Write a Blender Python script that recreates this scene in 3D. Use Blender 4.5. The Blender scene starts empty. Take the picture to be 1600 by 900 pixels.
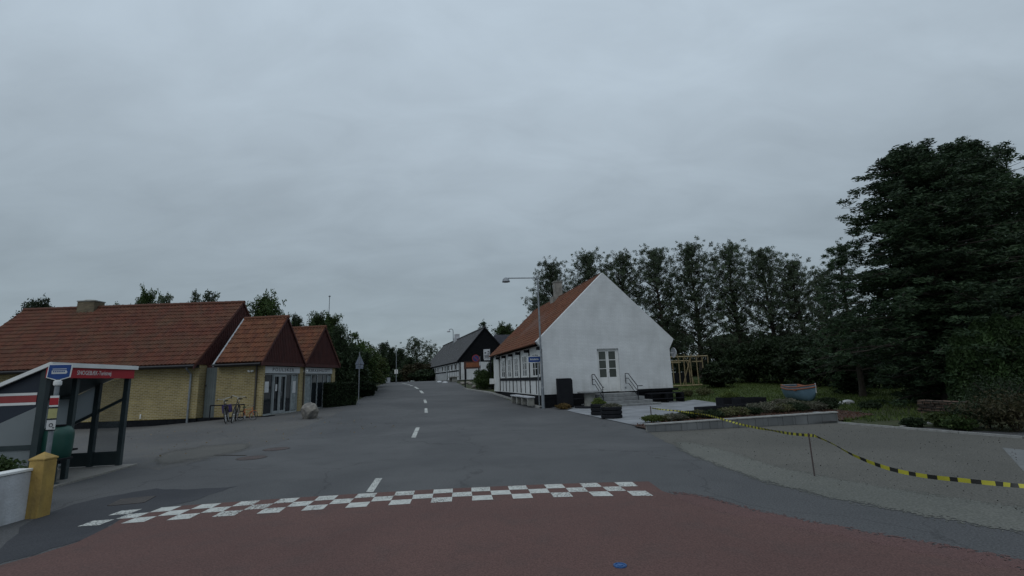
import bpy, bmesh, math, random
import numpy as np
from mathutils import Vector, Matrix
random.seed(7); rng = np.random.default_rng(7)
R = math.radians
S = bpy.context.scene
C = S.collection

# ------------------------------------------------------------------ camera
CAM_H = 1.75
F = 750.0 / 1600 * 36
PIT, ROL = R(10.6), R(-2.02)
_f = np.array([0, math.cos(PIT), math.sin(PIT)]); _u = np.array([0, -math.sin(PIT), math.cos(PIT)]); _r = np.array([1., 0, 0])
c_r = _r * math.cos(ROL) + _u * math.sin(ROL); c_u = -_r * math.sin(ROL) + _u * math.cos(ROL)
cam_d = bpy.data.cameras.new('camera'); cam = bpy.data.objects.new('camera', cam_d); C.objects.link(cam)
cam_d.sensor_width = 36; cam_d.lens = F; cam_d.clip_end = 4000; cam_d.clip_start = 0.05
cam.matrix_world = Matrix(((c_r[0], c_u[0], -_f[0], 0), (c_r[1], c_u[1], -_f[1], 0), (c_r[2], c_u[2], -_f[2], CAM_H), (0, 0, 0, 1)))
S.camera = cam

# ------------------------------------------------------------------ world: overcast sky
W_ = bpy.data.worlds.new('World'); S.world = W_; W_.use_nodes = True
nt = W_.node_tree; nt.nodes.clear()
N = nt.nodes.new; L = nt.links.new
out = N('ShaderNodeOutputWorld'); bg = N('ShaderNodeBackground'); bg.inputs[1].default_value = 0.1
sky = N('ShaderNodeTexSky'); sky.sky_type = 'NISHITA'; sky.sun_disc = False
sky.sun_elevation = R(56); sky.sun_rotation = R(205); sky.air_density = 1.2; sky.dust_density = 1.0
tc = N('ShaderNodeTexCoord'); sep = N('ShaderNodeSeparateXYZ'); L(tc.outputs['Generated'], sep.inputs[0])
def vmath(op, a, b=None, v=None):
    n = N('ShaderNodeMath'); n.operation = op
    for i, q in enumerate((a, b)):
        if q is None: continue
        if isinstance(q, (int, float)): n.inputs[i].default_value = q
        else: L(q, n.inputs[i])
    return n.outputs[0]
zc = vmath('MAXIMUM', sep.outputs[2], 0.0)
den = vmath('ADD', zc, 0.33)
px_ = vmath('DIVIDE', sep.outputs[0], den); py_ = vmath('DIVIDE', sep.outputs[1], den)
cmb = N('ShaderNodeCombineXYZ'); L(px_, cmb.inputs[0]); L(py_, cmb.inputs[1])
mp = N('ShaderNodeMapping'); mp.inputs['Rotation'].default_value = (0, 0, R(-28)); mp.inputs['Scale'].default_value = (0.75, 1.4, 1); L(cmb.outputs[0], mp.inputs[0])
n1 = N('ShaderNodeTexNoise'); n1.inputs['Scale'].default_value = 4.2; n1.inputs['Detail'].default_value = 9; n1.inputs['Roughness'].default_value = .55; n1.inputs['Distortion'].default_value = .5; L(mp.outputs[0], n1.inputs[0])
n2 = N('ShaderNodeTexNoise'); n2.inputs['Scale'].default_value = 1.2; n2.inputs['Detail'].default_value = 4; L(cmb.outputs[0], n2.inputs[0])
cr = N('ShaderNodeValToRGB'); L(zc, cr.inputs[0])
E_ = cr.color_ramp.elements
E_[0].position = 0.0; E_[0].color = (2.45, 3.0, 3.4, 1)
E_[1].position = 0.85; E_[1].color = (5.35, 6.35, 7.3, 1)
e = E_.new(0.18); e.color = (2.7, 3.25, 3.65, 1)
e = E_.new(0.42); e.color = (3.8, 4.5, 5.1, 1)
s1 = vmath('MULTIPLY_ADD', n1.outputs[0], 0.36); s1.node.inputs[2].default_value = 0.82
s2 = vmath('MULTIPLY_ADD', n2.outputs[0], 0.34); s2.node.inputs[2].default_value = 0.83
s3 = vmath('MULTIPLY', s1, s2)
sc = N('ShaderNodeVectorMath'); sc.operation = 'SCALE'; L(cr.outputs[0], sc.inputs[0]); L(s3, sc.inputs['Scale'])
mx = N('ShaderNodeMix'); mx.data_type = 'RGBA'; mx.inputs['Factor'].default_value = 0.93
L(sky.outputs[0], mx.inputs['A']); L(sc.outputs[0], mx.inputs['B']); L(mx.outputs['Result'], bg.inputs[0]); L(bg.outputs[0], out.inputs[0])

sun_d = bpy.data.lights.new('sun', 'SUN'); sun_d.energy = 0.55; sun_d.angle = R(60); sun_d.color = (1, .97, .93)
sun = bpy.data.objects.new('sun', sun_d); C.objects.link(sun); sun.rotation_euler = (R(34), 0, R(-25))
vs = S.view_settings; vs.view_transform = 'Standard'; vs.look = 'None'; vs.exposure = 0.10; vs.gamma = 1; vs.use_curve_mapping = False
S.render.engine = 'CYCLES'
S.cycles.max_bounces = 6; S.cycles.diffuse_bounces = 3; S.cycles.glossy_bounces = 2; S.cycles.transmission_bounces = 4; S.cycles.transparent_max_bounces = 8

# ------------------------------------------------------------------ terrain
ZY = [(-999, 0), (24, 0), (30, .06), (36, .22), (42, .48), (50, .90), (58, 1.33), (66, 1.66), (74, 1.71), (9999, 1.71)]
def sm(t): t = max(0., min(1., t)); return t * t * (3 - 2 * t)
def zraw(x, y):
    z = float(np.interp(y, [a for a, b in ZY], [b for a, b in ZY]))
    return z + 0.27 * sm((y - 17) / 7) * sm((-x - 3) / 7) * sm((x + 19) / 6) * (1 - sm((y - 33) / 14))
GS = 2.0
def zt(x, y):                     # piecewise linear on a triangulated 2 m grid, so every sheet lies parallel to the others
    i = math.floor(x / GS + 1e-9); j = math.floor(y / GS + 1e-9); a = x / GS - i; b = y / GS - j
    z00 = zraw(i * GS, j * GS); z10 = zraw((i + 1) * GS, j * GS); z01 = zraw(i * GS, (j + 1) * GS); z11 = zraw((i + 1) * GS, (j + 1) * GS)
    if a + b <= 1: return z00 + a * (z10 - z00) + b * (z01 - z00)
    return z11 + (1 - a) * (z01 - z11) + (1 - b) * (z10 - z11)
def ray(px, py): return _f * 750 + c_r * (px - 800) - c_u * (py - 450)
def W(px, py):                    # ground point seen at a photo pixel
    d = ray(px, py); d = d / d[1]; y = 2.0; prev = None
    while y < 400:
        g = CAM_H + d[2] * y - zt(d[0] * y, y)
        if g < 0: break
        y += 0.05
    return (d[0] * y, y, zt(d[0] * y, y))
def P(px, py, Y):
    d = ray(px, py); d = d / d[1]; return (d[0] * Y, Y, CAM_H + d[2] * Y)

# ------------------------------------------------------------------ materials
def new_mat(name):
    m = bpy.data.materials.new(name); m.use_nodes = True; return m, m.node_tree, m.node_tree.nodes['Principled BSDF']
def pm(name, col, col2=None, scale=4., rough=.7, bump=.15, bscale=40., metallic=0., spec=.4, detail=6, lo=.35, hi=.65):
    m, t, b = new_mat(name); n = t.nodes.new; l = t.links.new
    co = n('ShaderNodeTexCoord'); no = n('ShaderNodeTexNoise'); no.inputs['Scale'].default_value = scale; no.inputs['Detail'].default_value = detail
    l(co.outputs['Object'], no.inputs[0]); ra = n('ShaderNodeValToRGB'); l(no.outputs[0], ra.inputs[0])
    if col2 is None: col2 = tuple(c * .72 for c in col)
    ra.color_ramp.elements[0].position = lo; ra.color_ramp.elements[1].position = hi
    ra.color_ramp.elements[0].color = (*col2, 1); ra.color_ramp.elements[1].color = (*col, 1); l(ra.outputs[0], b.inputs['Base Color'])
    b.inputs['Roughness'].default_value = rough; b.inputs['Metallic'].default_value = metallic; b.inputs['Specular IOR Level'].default_value = spec
    if bump:
        nb = n('ShaderNodeTexNoise'); nb.inputs['Scale'].default_value = bscale; nb.inputs['Detail'].default_value = 4; l(co.outputs['Object'], nb.inputs[0])
        bp = n('ShaderNodeBump'); bp.inputs['Strength'].default_value = bump; bp.inputs['Distance'].default_value = .02; l(nb.outputs[0], bp.inputs['Height']); l(bp.outputs[0], b.inputs['Normal'])
    return m
def ground_mat(name, c1, c2, c3, big=.25, fine=60., bump=.35, rough=.85, speck=.5, cracks=False):
    """large stains + medium mottling + aggregate speckle"""
    m, t, b = new_mat(name); n = t.nodes.new; l = t.links.new
    co = n('ShaderNodeTexCoord')
    def noise(s, d=5, dist=0):
        q = n('ShaderNodeTexNoise'); q.inputs['Scale'].default_value = s; q.inputs['Detail'].default_value = d; q.inputs['Distortion'].default_value = dist; l(co.outputs['Object'], q.inputs[0]); return q
    a = noise(big, 7, .6); r1 = n('ShaderNodeValToRGB'); l(a.outputs[0], r1.inputs[0])
    r1.color_ramp.elements[0].position = .36; r1.color_ramp.elements[1].position = .64
    r1.color_ramp.elements[0].color = (*c1, 1); r1.color_ramp.elements[1].color = (*c2, 1)
    a2 = noise(big * 7, 8, .3); r2 = n('ShaderNodeMapRange'); l(a2.outputs[0], r2.inputs[0]); r2.inputs[1].default_value = .5; r2.inputs[2].default_value = .75; r2.inputs[4].default_value = .55
    m1 = n('ShaderNodeMix'); m1.data_type = 'RGBA'; l(r2.outputs[0], m1.inputs['Factor']); l(r1.outputs[0], m1.inputs['A']); m1.inputs['B'].default_value = (*c3, 1)
    f = noise(fine, 3); r3 = n('ShaderNodeMapRange'); l(f.outputs[0], r3.inputs[0]); r3.inputs[1].default_value = .3; r3.inputs[2].default_value = .7; r3.inputs[3].default_value = 1 - speck; r3.inputs[4].default_value = 1 + speck
    v = n('ShaderNodeVectorMath'); v.operation = 'SCALE'; l(m1.outputs['Result'], v.inputs[0]); l(r3.outputs[0], v.inputs['Scale'])
    last = v.outputs[0]
    if cracks:
        vo = n('ShaderNodeTexVoronoi'); vo.feature = 'DISTANCE_TO_EDGE'; vo.inputs['Scale'].default_value = .22
        nz = noise(1.2, 5); mv = n('ShaderNodeVectorMath'); mv.operation = 'MULTIPLY_ADD'; l(nz.outputs['Color'], mv.inputs[0]); mv.inputs[1].default_value = (1.3, 1.3, 0); l(co.outputs['Object'], mv.inputs[2]); l(mv.outputs[0], vo.inputs[0])
        mr = n('ShaderNodeMapRange'); l(vo.outputs[0], mr.inputs[0]); mr.inputs[1].default_value = 0; mr.inputs[2].default_value = .006; mr.inputs[3].default_value = .70; mr.inputs[4].default_value = 1
        v2 = n('ShaderNodeVectorMath'); v2.operation = 'SCALE'; l(last, v2.inputs[0]); l(mr.outputs[0], v2.inputs['Scale']); last = v2.outputs[0]
    l(last, b.inputs['Base Color'])
    bp = n('ShaderNodeBump'); bp.inputs['Strength'].default_value = bump; bp.inputs['Distance'].default_value = .01; l(f.outputs[0], bp.inputs['Height']); l(bp.outputs[0], b.inputs['Normal'])
    b.inputs['Roughness'].default_value = rough; b.inputs['Specular IOR Level'].default_value = .25
    return m
def brick_mat(name, c1, c2, mortar, bw=.23, bh=.067, ms=.012, bump=.5, rough=.85, stain=.35):
    m, t, b = new_mat(name); n = t.nodes.new; l = t.links.new
    co = n('ShaderNodeTexCoord'); sp = n('ShaderNodeSeparateXYZ'); l(co.outputs['Object'], sp.inputs[0])
    ad = n('ShaderNodeMath'); ad.operation = 'ADD'; l(sp.outputs[0], ad.inputs[0]); l(sp.outputs[1], ad.inputs[1])
    cb = n('ShaderNodeCombineXYZ'); l(ad.outputs[0], cb.inputs[0]); l(sp.outputs[2], cb.inputs[1])
    br = n('ShaderNodeTexBrick'); l(cb.outputs[0], br.inputs[0]); br.inputs['Scale'].default_value = 1; br.inputs['Brick Width'].default_value = bw; br.inputs['Row Height'].default_value = bh; br.inputs['Mortar Size'].default_value = ms
    br.inputs['Color1'].default_value = (*c1, 1); br.inputs['Color2'].default_value = (*c2, 1); br.inputs['Mortar'].default_value = (*mortar, 1); br.inputs['Mortar Smooth'].default_value = .3
    no = n('ShaderNodeTexNoise'); no.inputs['Scale'].default_value = 1.1; no.inputs['Detail'].default_value = 8; l(co.outputs['Object'], no.inputs[0])
    mr = n('ShaderNodeMapRange'); l(no.outputs[0], mr.inputs[0]); mr.inputs[1].default_value = .3; mr.inputs[2].default_value = .7; mr.inputs[3].default_value = 1 - stain; mr.inputs[4].default_value = 1 + stain * .6
    v = n('ShaderNodeVectorMath'); v.operation = 'SCALE'; l(br.outputs[0], v.inputs[0]); l(mr.outputs[0], v.inputs['Scale']); l(v.outputs[0], b.inputs['Base Color'])
    bp = n('ShaderNodeBump'); bp.inputs['Strength'].default_value = bump; bp.inputs['Distance'].default_value = .01; bp.invert = True; l(br.outputs['Fac'], bp.inputs['Height']); l(bp.outputs[0], b.inputs['Normal'])
    b.inputs['Roughness'].default_value = rough; b.inputs['Specular IOR Level'].default_value = .2
    return m
def tile_mat(name, cols, tw, th, moss=(.10, .09, .05), mossamt=.4):
    """per-tile colour from the roof's own UV (metres along eave, metres up slope)"""
    m, t, b = new_mat(name); n = t.nodes.new; l = t.links.new
    uv = n('ShaderNodeUVMap'); dv = n('ShaderNodeVectorMath'); dv.operation = 'DIVIDE'; l(uv.outputs[0], dv.inputs[0]); dv.inputs[1].default_value = (tw, th, 1)
    fl = n('ShaderNodeVectorMath'); fl.operation = 'FLOOR'; l(dv.outputs[0], fl.inputs[0])
    wn = n('ShaderNodeTexWhiteNoise'); wn.noise_dimensions = '2D'; l(fl.outputs[0], wn.inputs[0])
    ra = n('ShaderNodeValToRGB'); l(wn.outputs[0], ra.inputs[0]); els = ra.color_ramp.elements
    els[0].color = (*cols[0], 1); els[1].color = (*cols[-1], 1)
    for i, c in enumerate(cols[1:-1]): e = els.new((i + 1) / (len(cols) - 1)); e.color = (*c, 1)
    no = n('ShaderNodeTexNoise'); no.inputs['Scale'].default_value = .9; no.inputs['Detail'].default_value = 9; no.inputs['Roughness'].default_value = .65; l(uv.outputs[0], no.inputs[0])
    mr = n('ShaderNodeMapRange'); l(no.outputs[0], mr.inputs[0]); mr.inputs[1].default_value = .42; mr.inputs[2].default_value = .72; mr.inputs[3].default_value = 0; mr.inputs[4].default_value = mossamt
    mi = n('ShaderNodeMix'); mi.data_type = 'RGBA'; l(mr.outputs[0], mi.inputs['Factor']); l(ra.outputs[0], mi.inputs['A']); mi.inputs['B'].default_value = (*moss, 1)
    n2 = n('ShaderNodeTexNoise'); n2.inputs['Scale'].default_value = 25; n2.inputs['Detail'].default_value = 4; l(uv.outputs[0], n2.inputs[0])
    m2 = n('ShaderNodeMapRange'); l(n2.outputs[0], m2.inputs[0]); m2.inputs[3].default_value = .65; m2.inputs[4].default_value = 1.35
    v = n('ShaderNodeVectorMath'); v.operation = 'SCALE'; l(mi.outputs['Result'], v.inputs[0]); l(m2.outputs[0], v.inputs['Scale']); l(v.outputs[0], b.inputs['Base Color'])
    b.inputs['Roughness'].default_value = .8; b.inputs['Specular IOR Level'].default_value = .25
    return m
def leaf_mat(name, ca, cb_, cc=None, trans=.25, rough=.6):
    m, t, b = new_mat(name); n = t.nodes.new; l = t.links.new
    ge = n('ShaderNodeNewGeometry'); ra = n('ShaderNodeValToRGB'); l(ge.outputs['Random Per Island'], ra.inputs[0])
    ra.color_ramp.elements[0].color = (*ca, 1); ra.color_ramp.elements[1].color = (*cb_, 1)
    if cc: e = ra.color_ramp.elements.new(.93); e.color = (*cb_, 1); ra.color_ramp.elements[2].color = (*cc, 1)
    co = n('ShaderNodeTexCoord'); no = n('ShaderNodeTexNoise'); no.inputs['Scale'].default_value = .8; no.inputs['Detail'].default_value = 4; l(co.outputs['Object'], no.inputs[0])
    mr = n('ShaderNodeMapRange'); l(no.outputs[0], mr.inputs[0]); mr.inputs[1].default_value = .3; mr.inputs[2].default_value = .7; mr.inputs[3].default_value = .6; mr.inputs[4].default_value = 1.45
    oi = n('ShaderNodeObjectInfo'); m3 = n('ShaderNodeMapRange'); l(oi.outputs['Random'], m3.inputs[0]); m3.inputs[3].default_value = .82; m3.inputs[4].default_value = 1.2
    mm = n('ShaderNodeMath'); mm.operation = 'MULTIPLY'; l(mr.outputs[0], mm.inputs[0]); l(m3.outputs[0], mm.inputs[1])
    v = n('ShaderNodeVectorMath'); v.operation = 'SCALE'; l(ra.outputs[0], v.inputs[0]); l(mm.outputs[0], v.inputs['Scale']); l(v.outputs[0], b.inputs['Base Color'])
    b.inputs['Roughness'].default_value = rough; b.inputs['Specular IOR Level'].default_value = .2
    if trans:
        tr = n('ShaderNodeBsdfTranslucent'); l(v.outputs[0], tr.inputs[0]); mi = n('ShaderNodeMixShader'); mi.inputs[0].default_value = trans
        l(b.outputs[0], mi.inputs[1]); l(tr.outputs[0], mi.inputs[2]); l(mi.outputs[0], t.nodes['Material Output'].inputs[0])
    return m
def glass_mat(name, col=(.02, .025, .03), rough=.06):
    m = pm(name, col, tuple(c * .6 for c in col), scale=1.2, rough=rough, bump=.03, bscale=2.5, spec=.6); return m

M = {}
M['asphalt'] = ground_mat('asphalt', (.070, .0715, .0745), (.098, .099, .101), (.060, .062, .064), big=.22, fine=45, speck=.32, cracks=True)
M['patch_mat'] = ground_mat('repair_asphalt', (.062, .064, .068), (.078, .08, .084), (.07, .072, .074), big=.7, fine=50, speck=.35)
M['pale_wedge'] = pm('pale_grey', (.15, .155, .155), (.125, .13, .13), scale=3, rough=.9, bump=.2)
M['asphalt_dark'] = ground_mat('asphalt_dark', (.036, .038, .044), (.05, .052, .058), (.04, .042, .047), big=.6, fine=60, speck=.3)
M['yard'] = ground_mat('yard_asphalt', (.080, .080, .081), (.104, .102, .099), (.108, .10, .087), big=.3, fine=40, speck=.4, cracks=True)
M['red_asphalt'] = ground_mat('red_asphalt', (.094, .052, .046), (.112, .062, .054), (.080, .053, .048), big=.35, fine=55, speck=.28)
M['gravel'] = ground_mat('gravel', (.088, .085, .075), (.108, .104, .092), (.080, .078, .070), big=.3, fine=38, speck=.36, bump=.5)
M['sand'] = ground_mat('sandy_verge', (.17, .172, .145), (.21, .21, .18), (.14, .145, .125), big=.5, fine=35, speck=.35)
M['paving'] = brick_mat('paving', (.26, .27, .285), (.225, .235, .25), (.17, .17, .18), bw=.6, bh=.6, ms=.012, bump=.3, stain=.25)
M['pavement'] = ground_mat('pavement', (.19, .18, .165), (.24, .23, .21), (.15, .145, .135), big=.5, fine=50, speck=.25)
M['soil'] = ground_mat('soil', (.035, .022, .016), (.06, .035, .025), (.09, .04, .028), big=1.2, fine=25, speck=.6, bump=1)
M['lawn'] = ground_mat('lawn', (.038, .058, .014), (.055, .078, .020), (.06, .065, .025), big=.35, fine=35, speck=.6, bump=1)
M['earth'] = ground_mat('earth', (.03, .04, .015), (.05, .055, .025), (.06, .05, .03), big=.2, fine=30, speck=.5, bump=1)
M['marking'] = pm('road_paint', (.50, .51, .48), (.38, .39, .37), scale=9, rough=.7, bump=.3, bscale=80, lo=.3, hi=.6)
_t = M['marking'].node_tree; _n = _t.nodes.new; _l = _t.links.new; _c = _n('ShaderNodeTexCoord'); _a = _n('ShaderNodeTexNoise'); _a.inputs['Scale'].default_value = 38; _a.inputs['Detail'].default_value = 6; _b = _n('ShaderNodeTexNoise'); _b.inputs['Scale'].default_value = 1.1; _b.inputs['Detail'].default_value = 3
_l(_c.outputs['Object'], _a.inputs[0]); _l(_c.outputs['Object'], _b.inputs[0]); _s = _n('ShaderNodeMath'); _s.operation = 'MULTIPLY_ADD'; _l(_b.outputs[0], _s.inputs[0]); _s.inputs[1].default_value = .55; _l(_a.outputs[0], _s.inputs[2])
_r = _n('ShaderNodeMapRange'); _l(_s.outputs[0], _r.inputs[0]); _r.inputs[1].default_value = .80; _r.inputs[2].default_value = .96; _r.inputs[3].default_value = 0; _r.inputs[4].default_value = .75
_x = _n('ShaderNodeBsdfTransparent'); _m = _n('ShaderNodeMixShader'); _l(_r.outputs[0], _m.inputs[0]); _l(_t.nodes['Principled BSDF'].outputs[0], _m.inputs[1]); _l(_x.outputs[0], _m.inputs[2]); _l(_m.outputs[0], _t.nodes['Material Output'].inputs[0])
M['white_wall'] = brick_mat('limewashed_brick', (.66, .68, .69), (.62, .64, .65), (.59, .61, .62), bw=.24, bh=.08, ms=.012, bump=.35, stain=.12)
def grime(mname, z0, z1, col, amt):
    t = M[mname].node_tree; n = t.nodes.new; l = t.links.new; b = t.nodes['Principled BSDF']; src = b.inputs['Base Color'].links[0].from_socket
    co = n('ShaderNodeTexCoord'); sp = n('ShaderNodeSeparateXYZ'); l(co.outputs['Object'], sp.inputs[0]); mp_ = n('ShaderNodeMapping'); mp_.inputs['Scale'].default_value = (2.2, 2.2, .35); l(co.outputs['Object'], mp_.inputs[0])
    no = n('ShaderNodeTexNoise'); no.inputs['Scale'].default_value = 1.6; no.inputs['Detail'].default_value = 9; no.inputs['Roughness'].default_value = .7; l(mp_.outputs[0], no.inputs[0])
    a = n('ShaderNodeMapRange'); l(sp.outputs[2], a.inputs[0]); a.inputs[1].default_value = z0; a.inputs[2].default_value = z1; a.inputs[3].default_value = 1; a.inputs[4].default_value = .25
    c = n('ShaderNodeMapRange'); l(no.outputs[0], c.inputs[0]); c.inputs[1].default_value = .45; c.inputs[2].default_value = .75; c.inputs[4].default_value = amt
    m = n('ShaderNodeMath'); m.operation = 'MULTIPLY'; l(a.outputs[0], m.inputs[0]); l(c.outputs[0], m.inputs[1])
    x = n('ShaderNodeMix'); x.data_type = 'RGBA'; l(m.outputs[0], x.inputs['Factor']); l(src, x.inputs['A']); x.inputs['B'].default_value = (*col, 1); l(x.outputs['Result'], b.inputs['Base Color'])
grime('white_wall', .7, 1.6, (.30, .31, .28), .6)
M['white_paint'] = pm('white_paint', (.72, .73, .72), (.62, .63, .62), scale=3, rough=.5, bump=.05)
M['white_dirty'] = pm('weathered_white', (.55, .57, .60), (.40, .41, .43), scale=2.2, rough=.8, bump=.3, bscale=30)
M['black_tar'] = pm('black_tar', (.007, .008, .010), (.012, .013, .015), scale=5, rough=.9, bump=.3, spec=.12)
M['timber_dark'] = pm('dark_timber', (.012, .013, .017), (.020, .021, .025), scale=8, rough=.85, bump=.2, spec=.15)
M['yellow_brick'] = brick_mat('yellow_brick', (.34, .265, .11), (.225, .175, .072), (.38, .33, .22), bh=.08, ms=.015, stain=.2)
M['brown_brick'] = brick_mat('brown_brick', (.17, .135, .085), (.115, .09, .06), (.12, .11, .085), stain=.4)
M['cladding'] = pm('red_brown_cladding', (.068, .021, .018), (.048, .016, .015), scale=3, rough=.75, bump=.1)
M['rooftile'] = tile_mat('red_rooftile', [(.088, .030, .019), (.105, .035, .021), (.122, .041, .024), (.098, .033, .021), (.080, .029, .020)], .2, .33, mossamt=.35)
M['rooftile_orange'] = tile_mat('orange_rooftile', [(.108, .038, .020), (.132, .047, .024), (.155, .056, .028), (.120, .043, .023), (.095, .035, .021)], .2, .33, mossamt=.35)
M['slate'] = tile_mat('dark_shingle', [(.055, .055, .06), (.07, .07, .075), (.085, .085, .09)], .3, .2, moss=(.05, .055, .04), mossamt=.4)
M['grey_door'] = pm('grey_green_door', (.13, .15, .15), (.10, .12, .12), scale=2, rough=.55, bump=.05)
M['zinc'] = pm('zinc', (.28, .30, .32), (.2, .22, .24), scale=6, rough=.45, bump=.05, metallic=.5)
M['galv'] = pm('galvanised_steel', (.26, .28, .30), (.18, .20, .22), scale=10, rough=.5, bump=.05, metallic=.4)
M['gutter'] = pm('dark_gutter', (.02, .02, .024), scale=4, rough=.5, bump=.05)
M['pipe_brown'] = pm('brown_grey_pipe', (.075, .065, .05), (.05, .045, .04), scale=4, rough=.6, bump=0)
M['glass'] = glass_mat('window_glass')
M['glass_green'] = glass_mat('door_glass_with_blind', (.05, .06, .05), .12)
M['alu'] = pm('aluminium_frame', (.33, .36, .37), (.27, .30, .31), scale=3, rough=.4, bump=.03, metallic=.2)
M['curtain'] = pm('curtain', (.30, .34, .34), (.2, .23, .24), scale=6, rough=.8, bump=.1)
M['paper'] = pm('paper', (.6, .62, .63), (.5, .5, .5), scale=8, rough=.8, bump=0)
M['letter'] = pm('dark_letter', (.02, .02, .03), scale=4, rough=.5, bump=0)
M['board'] = pm('sign_board', (.52, .54, .55), (.46, .48, .49), scale=2, rough=.5, bump=.03)
M['steel_dark'] = pm('dark_green_steel', (.022, .034, .038), (.034, .048, .050), scale=3, rough=.4, bump=.05)
M['navy'] = pm('navy_panel', (.014, .02, .034), (.02, .028, .042), scale=2, rough=.45, bump=.03)
M['shelter_red'] = pm('red_fascia', (.38, .018, .028), (.30, .016, .024), scale=2, rough=.4, bump=.03)
M['stripe_red'] = pm('faded_red_stripe', (.30, .05, .05), (.24, .04, .04), scale=3, rough=.5, bump=.03)
M['panel_grey'] = pm('frosted_panel', (.34, .37, .38), (.27, .30, .31), scale=1.4, rough=.35, bump=.02)
M['bin_green'] = pm('green_plastic', (.010, .055, .042), (.014, .07, .055), scale=4, rough=.4, bump=.05)
M['yellow_post'] = pm('yellow_painted_concrete', (.40, .265, .07), (.29, .19, .055), scale=5, rough=.7, bump=.35, bscale=20)
grime('white_dirty', .0, .5, (.12, .12, .10), .7); grime('yellow_post', .0, .6, (.10, .085, .05), .75)
M['concrete'] = pm('concrete', (.28, .28, .26), (.2, .2, .18), scale=4, rough=.9, bump=.4)
M['chimney_render'] = pm('stained_render', (.30, .28, .25), (.17, .16, .145), scale=2.5, rough=.9, bump=.3)
M['granite'] = brick_mat('granite_block', (.155, .162, .165), (.125, .132, .135), (.10, .105, .105), bw=.5, bh=.4, ms=.008, bump=.6, stain=.3)
M['kerb'] = pm('kerb_stone', (.33, .33, .32), (.24, .24, .23), scale=6, rough=.85, bump=.3)
M['stone'] = pm('boulder_stone', (.26, .24, .21), (.11, .105, .10), scale=3.2, rough=.9, bump=.8, bscale=9)
M['stonestep'] = pm('step_granite', (.23, .24, .24), (.16, .165, .17), scale=5, rough=.8, bump=.3)
M['ruin'] = brick_mat('rubble_stone', (.15, .10, .075), (.09, .07, .06), (.03, .03, .025), bw=.3, bh=.11, ms=.02, bump=1, stain=.5)
M['blue_sign'] = pm('blue_sign', (.014, .055, .22), (.012, .05, .19), scale=2, rough=.4, bump=0)
M['sign_red'] = pm('sign_red', (.30, .03, .03), scale=2, rough=.4, bump=0)
M['sign_back'] = pm('sign_back', (.17, .20, .25), (.13, .155, .20), scale=5, rough=.5, bump=.03)
M['sign_orange'] = pm('orange_brown_board', (.28, .095, .04), (.17, .06, .03), scale=7, rough=.5, bump=.03)
M['black_plastic'] = pm('black_plastic', (.007, .008, .011), (.011, .012, .015), scale=3, rough=.75, bump=.1, spec=.2)
M['bark'] = pm('bark', (.055, .045, .035), (.03, .026, .022), scale=6, rough=.95, bump=.8, bscale=14)
M['timber_new'] = pm('new_timber', (.26, .21, .115), (.18, .14, .08), scale=6, rough=.8, bump=.1)
M['boat_blue'] = pm('boat_blue', (.14, .22, .29), (.10, .165, .22), scale=2.5, rough=.5, bump=.05)
M['boat_orange'] = pm('boat_orange', (.34, .12, .06), (.24, .09, .05), scale=3, rough=.6, bump=.05)
M['tape_y'] = pm('tape_yellow', (.42, .39, .03), (.34, .32, .03), scale=4, rough=.5, bump=0)
M['tape_k'] = pm('tape_black', (.015, .015, .012), scale=4, rough=.5, bump=0)
M['cap_blue'] = pm('valve_cap_blue', (.018, .07, .20), (.03, .10, .26), scale=14, rough=.5, bump=.3)
M['iron'] = pm('cast_iron', (.06, .05, .046), (.04, .036, .034), scale=12, rough=.7, bump=.6)
M['rust'] = pm('rusty_cover', (.085, .06, .055), (.06, .05, .05), scale=9, rough=.8, bump=.5)
M['tyre'] = pm('tyre', (.015, .015, .016), scale=4, rough=.8, bump=0)
M['chrome'] = pm('rim', (.5, .5, .5), scale=4, rough=.3, metallic=.7, bump=0)
M['bike_black'] = pm('bike_black', (.02, .02, .024), scale=3, rough=.4, bump=0)
M['bike_orange'] = pm('bike_orange', (.55, .12, .02), scale=3, rough=.4, bump=0)
M['bike_green'] = pm('saddle_green', (.03, .10, .05), scale=3, rough=.6, bump=0)
M['bag_purple'] = pm('bag_purple', (.05, .035, .13), scale=5, rough=.8, bump=.2)
M['leaf_row'] = leaf_mat('leaf_row', (.040, .058, .036), (.085, .115, .066), (.085, .105, .05))
M['leaf_broad'] = leaf_mat('leaf_broad', (.025, .045, .014), (.055, .09, .026), (.09, .12, .04))
M['leaf_lime'] = leaf_mat('leaf_lime', (.035, .055, .015), (.075, .10, .028))
M['leaf_dark'] = leaf_mat('leaf_dark', (.014, .026, .012), (.032, .05, .022))
M['leaf_conifer'] = leaf_mat('leaf_conifer', (.017, .036, .018), (.048, .080, .036), trans=.12)
M['leaf_thuja'] = leaf_mat('leaf_thuja', (.020, .042, .014), (.045, .078, .026), trans=.1)
M['leaf_hedge'] = leaf_mat('leaf_hedge', (.012, .022, .010), (.028, .045, .018), trans=.15)
M['leaf_grey'] = leaf_mat('leaf_grey', (.08, .085, .06), (.14, .14, .10), (.24, .20, .17))
M['leaf_heath'] = leaf_mat('leaf_heath', (.07, .08, .035), (.13, .13, .06), (.35, .25, .22))
M['leaf_yellow'] = leaf_mat('leaf_yellow', (.06, .09, .02), (.12, .15, .04))
M['leaf_rust'] = leaf_mat('leaf_rust', (.07, .05, .02), (.14, .09, .03))
M['flower'] = leaf_mat('flower', (.4, .25, .25), (.55, .5, .45), trans=.3)
M['grass_blade'] = leaf_mat('grass_blade', (.035, .06, .012), (.08, .11, .028), trans=.2)

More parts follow.
